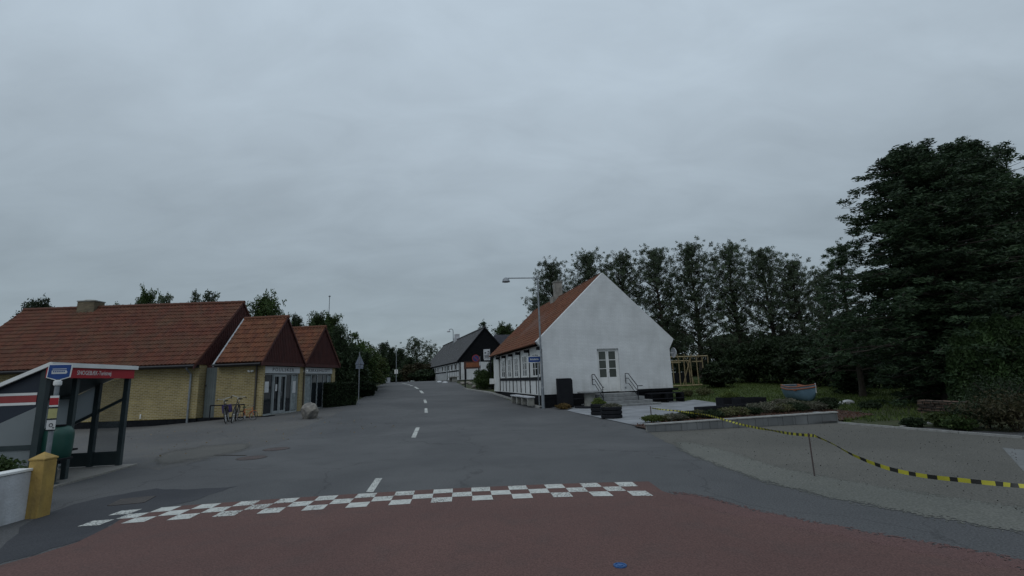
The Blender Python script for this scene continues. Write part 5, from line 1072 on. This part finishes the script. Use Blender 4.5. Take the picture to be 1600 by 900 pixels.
# new timber frame behind the house
a = W(1050, 604.5); TF = thing('timber_frame_shed', 'unfinished open frame of pale new timber behind the white gable', 'shed frame', a, R(6)); s_ = a[1] / 750
Lf = 62 * s_; Hf = P(1050, 558, a[1])[2] - a[2]
def bm_(name, p, q, t=.05): m_ = MB(); m_.tube([p, q], t * 1.3, 4); return m_.build(name, 'timber_new', TF)
bm_('top_plate', (0, 0, Hf), (Lf, 0, Hf), .05); bm_('sill_plate', (0, 0, .06), (Lf * .78, 0, .06), .06); bm_('noggin', (.05, 0, Hf - .5), (1.0, 0, Hf - .5), .04); bm_('noggin', (Lf * .58, 0, Hf - .45), (Lf * .85, 0, Hf - .45), .04)
for t in (.0, .23, .37, .54, .70, .85, 1.0): bm_('stud', (Lf * t, 0, .1), (Lf * t, 0, Hf), .038)
bm_('brace', (Lf * .30, 0, .15), (Lf * .55, 0, Hf - .05), .03); bm_('brace', (Lf * .30 + 1.0, .02, .15), (Lf * .42, .02, Hf - .05), .03)
for t in (.2, .38, .56, .74): bm_('rafter', (Lf * t, -.1, Hf - .1), (Lf * t, -.1, Hf + .22), .03)
for t in (0, .45, .9): bm_('stud', (Lf * t, 3.0, .1), (Lf * t, 3.0, Hf - .3), .038)
bm_('top_plate', (0, 3.0, Hf - .3), (Lf * .9, 3.0, Hf - .3), .05)
m_ = MB(); m_.box(.1, Lf - .1, 3.06, 3.12, .1, 1.2); m_.build('cladding', 'black_tar', TF)
w = W(1065, 609); m_ = MB(); m_.box(-1.2, 1.3, -.1, .1, 0, .05); o = m_.build('timber_plank', 'timber_new'); o.location = w; tag(o, 'single pale plank lying on the lawn before the timber frame', 'plank')

# low rubble wall under the conifers
a = W2(1432, 646); b2 = W2(1552, 655); ang = math.atan2(b2[1] - a[1], b2[0] - a[0]); ln = math.hypot(b2[0] - a[0], b2[1] - a[1])
RW = thing('rubble_wall', 'low brown dry stone wall in the shade under the dark conifers', 'wall', (a[0], a[1], 0), ang)
m_ = MB(); rr = random.Random(4)
for row in range(5):
    x = rr.uniform(0, .1)
    while x < ln:
        l_ = rr.uniform(.14, .34); h_ = .1; z = -.02 + row * .1; y = rr.uniform(-.03, .03)
        c_ = [(x + rr.uniform(0, .015), y, z + .006), (x + l_ - rr.uniform(0, .015), y + rr.uniform(-.015, .015), z + rr.uniform(0, .012)), (x + l_ - rr.uniform(.005, .02), y, z + h_ - rr.uniform(.002, .015)), (x + rr.uniform(0, .02), y, z + h_ - rr.uniform(.002, .015))]
        m_.prism(c_, (0, .35, 0)); x += l_
m_.build('stones', 'ruin', RW, bevel=.012)

# ------------------------------------------------------------------ vegetation
def clusters_to_leaves(cs, rs, n, r_, flat=1.0):
    """n leaf centres scattered in soft ellipsoid clumps"""
    k = len(cs); w_ = rs[:, 0] ** 2; w_ /= w_.sum(); idx = r_.choice(k, n, p=w_)
    d = r_.normal(size=(n, 3)); d /= np.linalg.norm(d, axis=1)[:, None]; d *= (r_.random(n) ** .5)[:, None]
    return cs[idx] + d * rs[idx], idx, d
def branch_tree(name, label, cat, loc, H_, mat, n_leaf, leaf, seed, r_crown, z0, prof, nb, angle, clump, trunk_r, droop=0., rz_=0, group=None, aspect=2.2, multi=1, outer=.25, flat=0., cstep=.35, lead=True, spread=(.62, 1.12)):
    """trunk + limbs, leaf clumps along the limbs; prof(t) = relative radius at relative height t"""
    r_ = np.random.default_rng(seed); t = thing(name, label, cat, loc, rz_, group); tm = MB()
    lean = r_.normal(0, .02, 2)
    def trunk(z): return np.array([lean[0] * z + .12 * math.sin(z * .5 + seed), lean[1] * z + .12 * math.cos(z * .43 + seed), z])
    zs = np.linspace(-.1, H_ * .97, 14)
    tm.tube([tuple(trunk(z)) for z in zs], [max(.02, trunk_r * (1 - .93 * max(z, 0) / H_) * (1.35 if z < .2 else 1)) for z in zs], 9)
    cs = []; rs = []
    for k in range(nb):
        h = (z0 + (H_ * .985 - z0) * ((k + r_.random()) / nb) ** .92); tt = (h - z0) / (H_ - z0)
        ln = r_crown * prof(tt) * r_.uniform(*spread); az = k * 2.399 + r_.normal(0, .35); up = angle(tt) + r_.normal(0, .1)
        p0 = trunk(min(h, H_ * .95)); hd = np.array([math.cos(az), math.sin(az), 0.]); pts = [p0]; m = 6
        for i in range(1, m + 1):
            s = i / m; a = up - droop * s
            pts.append(pts[-1] + (hd * math.cos(a) + np.array([0, 0, math.sin(a)])) * ln / m + r_.normal(0, .03 * ln, 3) * .4)
        br = trunk_r * .30 * (1 - tt * .75)
        tm.tube([tuple(p) for p in pts], [max(.007, br * (1 - i / (m + .5))) for i in range(m + 1)], 5, cap=False)
        q = np.array(pts); d_ = outer
        while d_ <= 1.02:
            f_ = min(d_, .999) * m; i = int(f_); p = q[i] + (q[i + 1] - q[i]) * (f_ - i)
            off = r_.normal(0, 1, 3) * ln * .13; off[2] *= .6; cs.append(p + off); c_ = clump * r_.uniform(.7, 1.25) * (1.1 - .35 * d_); rs.append([c_, c_, c_ * (1 - .65 * flat)]); d_ += cstep / max(ln, .3)
            if r_.random() < .35:
                e_ = p + off * 2.1; tm.tube([tuple(p), tuple((p + e_) / 2 + r_.normal(0, .03, 3)), tuple(e_)], [.014, .010, .006], 4, cap=False); cs.append(e_); rs.append([c_ * .7, c_ * .7, c_ * .7 * (1 - .65 * flat)])
    if lead:
        for k in range(5): cs.append(trunk(H_ * (.93 + .018 * k)) + r_.normal(0, .08, 3)); rs.append([clump * .5] * 3)
    tk = tm.build('trunk', 'bark', t)
    P_, idx, d = clusters_to_leaves(np.array(cs), np.array(rs), n_leaf, r_)
    leaf_obj('crown', mat, t, P_, leaf, aspect, seed, flat * .6, .7)
    return t

def place_copy(src, label, loc, sc, rz_, group):
    c = copy_tree(src); c.location = loc; c.scale = sc; c.rotation_euler = (0, 0, rz_); c['label'] = label; c['group'] = group; return c

# the row of tall airy trees behind the white house
GRP = 'row of tall trees behind the white house'
pp = lambda t: (.72 + .30 * math.sin(math.pi * min(1, t * 1.05))) * (1 - .40 * max(0, t - .65) / .35)
protos = [branch_tree('roadside_tree', 'x', 'tree', (0, 0, 0), 15, 'leaf_row', 42000, .15, 31 + i, 4.3, 1.4, pp, 120, lambda t: .5 + .42 * t, .36, .30, .15, 0, GRP, 2.0, cstep=.46) for i in range(3)]
row = [(846, 458, 66, 'leftmost of the tall tree row, lowest, half hidden by the tiled roof'), (864, 411, 62, 'tall airy tree rising directly behind the pale chimney'), (918, 397, 60, 'tall airy tree just left of the white gable peak'),
       (972, 397, 57, 'tall airy tree just right of the white gable peak'), (1024, 390, 55, 'tall airy tree above the middle of the right gable slope'), (1078, 383, 52, 'highest tree of the row, above the right eave of the white house'),
       (1137, 384, 50, 'tall airy tree right of the highest one, behind the timber frame'), (1190, 390, 48, 'tall airy tree third from the right end of the row'), (1238, 408, 46, 'tall airy tree near the right end, beside the bare-branched conifer'),
       (1282, 425, 50, 'rightmost airy tree of the row, behind the bare-branched conifer')]
for i, (px, py, Y, lb) in enumerate(row):
    p = P(px, py, Y); z = zt(p[0], Y); xb = p[0]; hh = p[2] - z; k = hh / 15.2
    if i < 3: o = protos[i]; o['label'] = lb; o.location = (xb, Y, z); o.scale = (k * 1.0, k * 1.0, k); o.rotation_euler = (0, 0, i * 2.)
    else: place_copy(protos[i % 3], lb, (xb, Y, z), (k * random.uniform(.92, 1.08), k * random.uniform(.92, 1.08), k), i * 1.9, GRP)

# the two big dark conifers on the right
cp = lambda t: (1.12 - .60 * max(0, t - .25) / .75) * (.80 + .24 * min(1, t / .18)) * (1 if t < .84 else (1 - (t - .84) / .16 * .70))
con = branch_tree('conifer', 'broad dark conifer, left one of the big pair, its trunk near the rubble wall', 'tree', (0, 0, 0), 11.5, 'leaf_conifer', 150000, .15, 51, 2.75, .35, cp, 210, lambda t: .04 + .75 * t ** 2.6, .38, .34, .22, 0, 'big dark conifers on the right', 3.2, outer=.22, flat=.72, cstep=.28, spread=(.66, 1.12))
a = P(1412, 207, 20.3); xb = a[0]; k = a[2] / 12.3; con.location = (xb, 20.3, 0); con.scale = (k * 1.34, k * 1.3, k)
a = P(1488, 207, 21.5); xb = a[0]; k2 = a[2] / 12.0; place_copy(con, 'broad dark conifer, the right one of the big pair reaching past the picture edge', (xb, 21.5, 0), (k2 * 1.12, k2 * 1.12, k2), 2.2, 'big dark conifers on the right')
a = P(1604, 262, 23.5); k3 = a[2] / 12.2; place_copy(con, 'lower dark conifer at the right picture edge behind the big pair', (a[0], 23.5, 0), (k3 * 1.3, k3 * 1.3, k3), 4.1, 'big dark conifers on the right')
# sparse conifer to their left
lar = branch_tree('larch', 'sparse drooping conifer with bare branch tips left of the big dark pair', 'tree', (0, 0, 0), 11, 'leaf_conifer', 26000, .2, 77, 3.6, 1.5, lambda t: 1.05 - .78 * t, 95, lambda t: .25, .30, .2, .85, 0, None, 5., outer=.2, flat=.5, cstep=.4)
a = P(1305, 372, 27.5); lar.location = (a[0], 27.5, 0); k = a[2] / 11.2; lar.scale = (k, k, k)
# clipped-looking columns of thuja at the right edge
r_ = np.random.default_rng(5)
def thuja_pts(n, r, h, seed):
    r_ = np.random.default_rng(seed); t = r_.random(n) ** .85; a = r_.random(n) * 6.283; rad = r * (1 - t ** 3.2) ** .7 * (.72 + .33 * r_.random(n)) * (1 + .10 * np.sin(a * 5 + t * 9)); return np.stack([np.cos(a) * rad, np.sin(a) * rad, t * h], -1)
TG = 'columns of dark thuja behind the rubble wall'
th = thing('thuja', 'leftmost of the dark thuja columns above the rubble wall', 'tree', (0, 0, 0), 0, TG)
m_ = MB(); m_.tube([(0, 0, -.05), (0, 0, 3.2)], [.08, .02], 8); m_.build('trunk', 'bark', th); leaf_obj('crown', 'leaf_thuja', th, thuja_pts(15000, .62, 3.6, 3), .15, 2.6, 3, direc=np.array([0, 0, .9]))
for i, (px, py, lb) in enumerate([(1500, 515, None), (1528, 500, 'second thuja column from the left behind the rubble wall'), (1556, 492, 'third thuja column from the left, above the end of the rubble wall'), (1588, 497, 'fourth thuja column, nearly at the right picture edge'), (1622, 488, 'rightmost thuja column, cut by the picture edge')]):
    Y = 17.6 - i * .25; p = P(px, py, Y); s_ = p[2] / 3.6
    if i == 0: th.location = (p[0], Y, 0); th.scale = (1, 1, s_)
    else: place_copy(th, lb, (p[0], Y, 0), (1.05, 1.05, s_), i * 1.3, TG)

def bush(name, label, cat, loc, rx, ry, h, mat, n, leaf, seed, group=None, stems=7, hollow=.35, aspect=2.):
    t = thing(name, label, cat, loc, seed * .7, group); m_ = MB(); r_ = random.Random(seed)
    for k in range(stems):
        a = 6.283 * k / stems + r_.random(); q = r_.uniform(.3, .75); m_.tube([(0, 0, -.03), (math.cos(a) * rx * q * .4, math.sin(a) * ry * q * .4, h * .45), (math.cos(a) * rx * q, math.sin(a) * ry * q, h * .85)], [max(.008, h * .018), h * .011, h * .005], 5)
    m_.build('stem', 'bark', t)
    p = shrub_cloud(n, rx, ry, h * .5, leaf, h * .52, hollow=hollow, seed=seed); r2_ = np.random.default_rng(seed + 7)
    k = 26; cs = p[r2_.integers(0, n, k)] * np.array([1.02, 1.02, 1.0]); extra, _, _ = clusters_to_leaves(cs, np.full((k, 3), min(rx, h) * .17), n // 3, r2_)
    extra[:, 2] = np.maximum(extra[:, 2], .02); p[:, 2] = np.maximum(p[:, 2], .02)
    leaf_obj('foliage', mat, t, np.vstack([p, extra]), leaf, aspect, seed, 0, .7); return t
# understorey between the row and the lawn
UG = 'dark bushes along the back of the lawn'
bdef = [(1118, 40, 1.5, 2.2, 'low dark bush beside the right end of the timber frame', 568, 'leaf_hedge'), (1165, 44, 2.6, 5, 'dark bush behind the lawn below the gap in the tree row', 540, 'leaf_dark'), (1212, 42, 2.6, 5.5, 'dense dark bush behind the lawn, left of the boat', 525, 'leaf_dark'), (1262, 38, 2.6, 5.5, 'dense dark bush directly behind the blue boat', 520, 'leaf_dark'),
        (1315, 30, 1.9, 4.4, 'grey-green bush in front of the left dark conifer', 500, 'leaf_dark'), (1085, 58, 3, 4, 'far dark bush seen through the timber frame', 560, 'leaf_dark'), (1350, 34, 2.8, 5.5, 'tall dark bush showing left of the conifer base', 510, 'leaf_dark')]
for i, (px, Y, r, h, lb, top, mt) in enumerate(bdef):
    p = P(px, top, Y); z = zt(p[0], Y); bush('garden_bush', lb, 'bush', (p[0], Y, z), r, r * .8, p[2] - z, mt, 7000, .26, 100 + i, UG)
for i, (px, Y, top, lb) in enumerate(((1030, 72, 500, 'far dark bush screening the field behind the white house'), (1140, 66, 520, 'far dark bush closing the gap between tree trunks'), (1215, 62, 520, 'far dark bush behind the right trunks of the row'), (1370, 52, 480, 'far dark bush behind the big conifers'), (1560, 40, 430, 'large dark bush behind the thuja columns'), (1480, 42, 430, 'large dark bush between conifer trunks'))):
    p = P(px, top, Y); z = zt(p[0], Y); bush('far_bush', lb, 'bush', (p[0], Y, z), 5.5, 3, p[2] - z, 'leaf_dark', 7000, .45, 140 + i, 'far bushes behind the garden')

# trees behind the yellow building and along the left of the road
bt = lambda t: math.sin(math.pi * (.12 + .80 * t)) ** .7
br1 = branch_tree('broadleaf_tree', 'x', 'tree', (0, 0, 0), 8, 'leaf_broad', 14000, .22, 11, 2.7, 1.8, bt, 60, lambda t: .5 + .4 * t, .5, .2, .1, 0, None)
br2 = branch_tree('broadleaf_tree', 'x', 'tree', (0, 0, 0), 8, 'leaf_dark', 14000, .22, 12, 2.7, 1.5, bt, 60, lambda t: .5 + .4 * t, .5, .2, .1, 0, None)
br3 = branch_tree('bare_topped_tree', 'x', 'tree', (0, 0, 0), 8, 'leaf_row', 2600, .22, 13, 1.9, 2.5, bt, 50, lambda t: .9 + .3 * t, .34, .14, 0, 0, None)
GL = 'trees behind the yellow brick building'
used = set()
for i, (src, px, py, Y, kx, lb) in enumerate([
    (br2, 62, 470, 42, .55, 'tree top with spreading sprays over the left end of the long red roof'), (br2, 100, 490, 44, .3, 'tiny tree top just left of the brick chimney'), (br2, 8, 522, 46, .4, 'low tree top at the left picture edge beyond the roof slope'),
    (br1, 229, 452, 43, .30, 'narrow green tree top poking above the middle of the long red roof'), (br3, 262, 458, 43, .6, 'thin tree top right of the narrow green one above the roof'), (br3, 302, 451, 43, .3, 'slender single leafy shoot above the long red roof'), (br3, 334, 452, 43, .6, 'nearly leafless tree top above the right part of the long red roof'), (br3, 190, 473, 44, .6, 'lowest thin tree top just right of the brick chimney'),
    (br1, 416, 461, 38, .6, 'rounded green tree behind the roof of the first gabled bay'), (br2, 463, 494, 40, .35, 'small dark tree in the dip between the two gabled bays'),
    (br1, 497, 490, 41, .5, 'tall green tree behind the second gabled bay, left of the mast'), (br1, 516, 491, 43, .5, 'tall green tree right of the second bay, under the mast'), (br2, 530, 512, 39, .55, 'dark tree with a leaning outline just right of the second bay')]):
    p = P(px, py, Y); z = zt(p[0], Y); hh = p[2] - z; k = hh / 8.6
    if src.name not in used: used.add(src.name); o = src; o['label'] = lb; o['group'] = GL; o.location = (p[0], Y, z); o.scale = (k * kx / .75, k * kx / .75, k); 
    else: place_copy(src, lb, (p[0], Y, z), (k * kx / .75, k * kx / .75, k), i * 1.7, GL)
GR = 'trees and bushes along the left side of the road'
for i, (px, top, Y, r, h, lb, mt) in enumerate([
    (522, 545, 38, 1.6, 3, 'dark bush behind the clipped hedge, nearest the glazed bay', 'leaf_dark'), (541, 535, 41, 1.9, 3, 'dark tall bush behind the triangular sign', 'leaf_dark'), (553, 530, 46, 2.2, 4, 'mid green bush just behind the triangular sign pole', 'leaf_broad'),
    (568, 541, 50, 2.2, 4, 'bright green bush right of the triangular sign', 'leaf_lime'), (580, 556, 56, 2.0, 4, 'green bush at the roadside where the road bends', 'leaf_broad'), (588, 574, 64, 1.4, 4, 'lowest green bush by the far white wall', 'leaf_lime'), (572, 596, 44, .9, 2, 'low dark bush at the road edge beside the sign pole', 'leaf_dark'), (562, 580, 47, 1.4, 2, 'dark bush under the bright green one', 'leaf_dark')]):
    p = P(px, top, Y); z = zt(p[0], Y); bush('roadside_bush', lb, 'bush', (p[0], Y, z), r, r, p[2] - z, mt, 6500, .24, 160 + i, GR)
# clipped hedge
a = W2(512, 637); b2 = W2(556, 632.5)
HD = thing('clipped_hedge', 'dark clipped box-shaped hedge right of the glazed bays', 'hedge', (a[0], a[1], zt(*a)), math.atan2(b2[1] - a[1], b2[0] - a[0]))
ln = math.hypot(b2[0] - a[0], b2[1] - a[1]); r_ = np.random.default_rng(8); n = 16000
hz_ = P(535, 599, (a[1] + b2[1]) / 2)[2] - zt(*a); u = r_.random((n, 3)); f_ = r_.integers(0, 5, n); u[f_ == 0, 2] = 1; u[f_ == 1, 1] = 0; u[f_ == 2, 1] = 1; u[f_ == 3, 0] = 0; u[f_ == 4, 0] = 1
p = u * np.array([ln, 1.1, hz_]) + r_.normal(0, .035, (n, 3)); p[:, 2] = np.abs(p[:, 2]); leaf_obj('foliage', 'leaf_hedge', HD, p, .10, 1.8, 8)
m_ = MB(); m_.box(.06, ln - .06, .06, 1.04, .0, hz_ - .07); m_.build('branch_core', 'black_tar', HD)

# distant trees at the road bend
br4 = branch_tree('airy_tree', 'x', 'tree', (0, 0, 0), 8, 'leaf_row', 4200, .26, 19, 3.4, 2.2, bt, 46, lambda t: .45 + .4 * t, .34, .16, .1, 0, None)
GD = 'trees at the far bend of the road'
for i, (src, px, py, Y, kx, lb) in enumerate([
    (br2, 600, 538, 120, .55, 'dark tree at the far bend, leftmost beside the pale cottage'), (br2, 612, 545, 112, .5, 'dark tree behind the far white wall'), (br2, 626, 547, 118, .6, 'dark rounded tree behind the thin pole'),
    (br4, 650, 533, 105, .75, 'large airy green tree left of the longhouse roof'), (br4, 672, 542, 110, .6, 'airy green tree touching the far end of the longhouse'), (br2, 640, 560, 100, .8, 'low dark tree under the large airy one'), (br2, 588, 556, 108, .5, 'dark tree at the far bend just above the green roadside bush')]):
    p = P(px, py, Y); z = 1.7; hh = p[2] - z; k = hh / 8.3
    if lb.startswith('large airy'): br4['label'] = lb; br4['group'] = GD; br4.location = (p[0], Y, z); br4.scale = (k * kx / .6, k * kx / .6, k)
    else: place_copy(src, lb, (p[0], Y, z), (k * kx / .6, k * kx / .6, k), i * 1.1, GD)
for i, (px, top, Y, r, lb, mt) in enumerate([(598, 588, 92, 1.5, 'small dark bush right above the far white wall', 'leaf_dark'), (613, 584, 90, 2.2, 'dark bush just right of the far white wall', 'leaf_dark'), (633, 575, 92, 3.0, 'dark bush right of the thin pole', 'leaf_dark'), (652, 569, 90, 3.0, 'brownish bush before the airy green tree', 'leaf_rust2'), (664, 577, 88, 2.6, 'dark bush touching the far corner of the longhouse', 'leaf_dark'), (605, 565, 115, 4.5, 'far dark bush behind the white wall', 'leaf_dark'), (640, 560, 125, 6, 'far dark bush filling the end of the road', 'leaf_dark'), (672, 572, 118, 4, 'far dark bush behind the longhouse', 'leaf_dark')]):
    if mt == 'leaf_rust2': M[mt] = leaf_mat('leaf_brownish', (.03, .032, .014), (.06, .05, .025))
    p = P(px, top, Y); bush('distant_bush', lb, 'bush', (p[0], Y, 1.65), r, r, max(.8, p[2] - 1.65), mt, 3500, .45, 180 + i, 'bushes at the far bend of the road')
# beyond the longhouse
for i, (src, px, py, Y, kx, lb) in enumerate([(br1, 786, 511, 92, .8, 'green tree top behind the dark blue-grey roof'), (br2, 800, 520, 100, .8, 'dark tree behind the tiled roof of the white house')]):
    p = P(px, py, Y); k = (p[2] - 1.7) / 8.1; place_copy(src, lb, (p[0], Y, 1.7), (k * kx / .7, k * kx / .7, k), i * 2.1, 'trees behind the longhouse')
p = P(754, 498, 84); k = (p[2] - 1.7) / 11.2; place_copy(lar, 'dark conifer top above the peak of the black gable', (p[0], 84, 1.7), (k * .8, k * .8, k), 1., 'trees behind the longhouse')
# bush between the board and the white house
w = W(757, 609); bush('garden_bush', 'rounded green bush below the round parking sign', 'bush', (w[0], w[1] + 1.2, w[2]), 1.25, 1.1, P(756, 577, w[1] + 1.2)[2] - w[2], 'leaf_broad', 7000, .13, 210)
w = W(768, 610); bush('garden_bush', 'tall dark bush against the far corner of the half-timbered house', 'bush', (w[0] + .3, w[1] + 2.2, w[2]), .9, .9, P(768, 560, w[1] + 2.2)[2] - w[2], 'leaf_dark', 6000, .15, 211)
for i, (px, py) in enumerate(((735, 601), (741, 606), (731, 599), (722, 600.5))):
    w = W(px, py); o = rock('edge_stone', .28, 'stone', 40 + i, (1.2, .8, .7)); o.location = (w[0], w[1], w[2] + .1); tag(o, ['pale stone beside the bush under the parking sign', 'larger pale stone at the kerb end below the parking sign', 'pale stone between the posts of the orange board', 'small pale stone left of the orange board'][i], 'stone', 'stones around the information board')

# plants in the flower bed behind the granite wall
BG = 'small plants in the flower bed'
bp = [(1024, 662, .42, .34, 'leaf_yellow', 'yellow-green low plant at the left tip of the flower bed'), (1040, 661, .30, .28, 'leaf_heath', 'small pinkish plant beside the yellow-green one'), (1058, 660, .50, .36, 'leaf_grey', 'greyish low shrub behind the left end of the granite wall'), (1078, 657, .36, .42, 'leaf_dark', 'dark green upright plant before the empty trough'), (1094, 655, .42, .40, 'leaf_heath', 'pink-tipped heath where the tape crosses the bed'),
      (1116, 656, .48, .42, 'leaf_dark', 'dark low shrub just right of the tape crossing'), (1137, 654, .45, .46, 'leaf_heath', 'pale-flowered shrub in the middle of the bed'), (1158, 652, .46, .46, 'leaf_heath', 'pale-flowered shrub in front of the low black trough'), (1178, 650, .42, .38, 'leaf_dark', 'dark shrub right of the pale-flowered pair'), (1200, 648, .72, .62, 'leaf_grey', 'large grey mounded shrub right of the troughs'),
      (1226, 647, .55, .50, 'leaf_heath', 'pinkish shrub right of the large grey mound'), (1250, 645, .6, .5, 'leaf_dark', 'dark shrub in front of the blue boat'), (1276, 644, .6, .52, 'leaf_grey', 'greyish shrub below the bow of the boat'), (1298, 642, .5, .46, 'leaf_dark', 'dark shrub at the right end of the granite wall'), (1232, 637, .7, .5, 'leaf_grey', 'grey-green shrub on the lawn side left of the boat'), (1300, 635, .6, .5, 'leaf_dark', 'dark shrub between the boat and the pale bag')]
for i, (px, py, r, h, mt, lb) in enumerate(bp):
    w = W(px, py); bush('low_shrub', lb, 'plant', (w[0], w[1] + r * .4, .05), r, r * .8, h * .68, mt, 1900, .075, 220 + i, BG, 9, .1, 2.6)
for i, (px, py, r, h, mt, lb) in enumerate([(1428, 668, .28, .26, 'leaf_dark', 'small dark tuft on the gravel edge left of the short edging'), (1478, 667, .5, .42, 'leaf_lime', 'bright green weed before the rubble wall'), (1500, 672, .45, .36, 'leaf_broad', 'green weed right of the bright one at the gravel edge'), (1545, 670, .9, .8, 'leaf_dark', 'dark shrub at the end of the rubble wall'), (1590, 675, 1.1, .95, 'leaf_rust2', 'brownish shrub at the right picture edge'), (1572, 655, 1.2, 1.3, 'leaf_dark', 'tall dark shrub before the thuja columns'),
        (1360, 640, .5, .3, 'leaf_dark', 'low plant on the grass right of the pale bag'), (1075, 620, .5, .45, 'leaf_heath', 'pale-flowered low plant on the lawn near the plank bench'), (1100, 618, .55, .5, 'leaf_heath', 'pale-flowered low plant on the lawn below the timber frame'), (893, 638, .4, .3, 'leaf_rust', 'rusty yellow tuft at the foot of the tall black cabinet')]):
    w = W(px, py); 
    if px == 893: w = W(881, 640); w = (w[0], w[1] + .15, w[2])
    bush('garden_plant', lb, 'plant', (w[0], w[1], w[2]), r, r * .8, h, mt, 2200, .09, 260 + i, 'plants around the garden', 9, .1, 2.6)
p = P(20, 720, 8.1); bush('garden_plant', 'low green plant behind the white wall at the left picture edge', 'plant', (p[0] - .25, 7.6, 0), .55, .9, .80, 'leaf_broad', 9000, .07, 290, 'plants around the garden', 9, .4)
# grass on the lawn
r_ = np.random.default_rng(3); n = 60000
y = 15.5 + 34 * r_.random(n) ** 1.1; x = 4 + 26 * r_.random(n)
def inpoly(x, y, poly):
    c_ = np.zeros(len(x), bool); j = len(poly) - 1
    for i in range(len(poly)):
        xi, yi = poly[i]; xj, yj = poly[j]; k = ((yi > y) != (yj > y)) & (x < (xj - xi) * (y - yi) / (yj - yi + 1e-12) + xi); c_ ^= k; j = i
    return c_
lp = [(10.3, 16.2), (11.6, 14), (16, 13), (32, 24), (32, 50), (10, 50), HW(8.6, 3), HW(8.6, -.6), (W2(1085, 625)[0] + .1, W2(1085, 625)[1] + .2), (W2(1135, 632)[0] + .2, W2(1135, 632)[1] + .3), (12, 24.5), (13.3, 23.5), (12.7, 17.5)]
k = inpoly(x, y, lp); x = x[k]; y = y[k]; z = np.array([zt(a, b) for a, b in zip(x, y)]) + .05
o = leaf_obj('lawn_grass', 'grass_blade', None, np.stack([x, y, z], -1), .14, 5, 3, direc=np.array([0, 0, 1.6])); tag(o, kind='stuff')
r_ = np.random.default_rng(13); n = 2500                       # bark mulch and litter in the flower bed tip
def scatter_poly(name, mat, poly, n, size, zoff, seed, aspect=1.8):
    r_ = np.random.default_rng(seed); xs = [p[0] for p in poly]; ys = [p[1] for p in poly]; x = r_.uniform(min(xs), max(xs), n); y = r_.uniform(min(ys), max(ys), n); k = inpoly(x, y, poly); x = x[k]; y = y[k]
    z = np.array([zt(a, b) for a, b in zip(x, y)]) + zoff
    o = leaf_obj(name, mat, None, np.stack([x, y, z + r_.random(len(x)) * size * .4], -1), size, aspect, seed, .5); tag(o, kind='stuff'); return o
M['mulch'] = leaf_mat('mulch', (.045, .022, .014), (.10, .048, .032), trans=0)
scatter_poly('bark_mulch', 'mulch', bed, 9000, .06, .055, 21)
M['pebble'] = leaf_mat('pebble', (.08, .08, .075), (.17, .165, .15), trans=0)
scatter_poly('loose_stones', 'pebble', gravel_poly, 5000, .025, .03, 22, 1.3)
M['fallen'] = leaf_mat('fallen_leaf', (.10, .07, .03), (.26, .18, .08), trans=0)
scatter_poly('fallen_leaves', 'fallen', [(-16, 14), (-9, 13), (-4, 20), (-9, 24), (-14, 23)], 160, .05, .03, 23, 1.6)
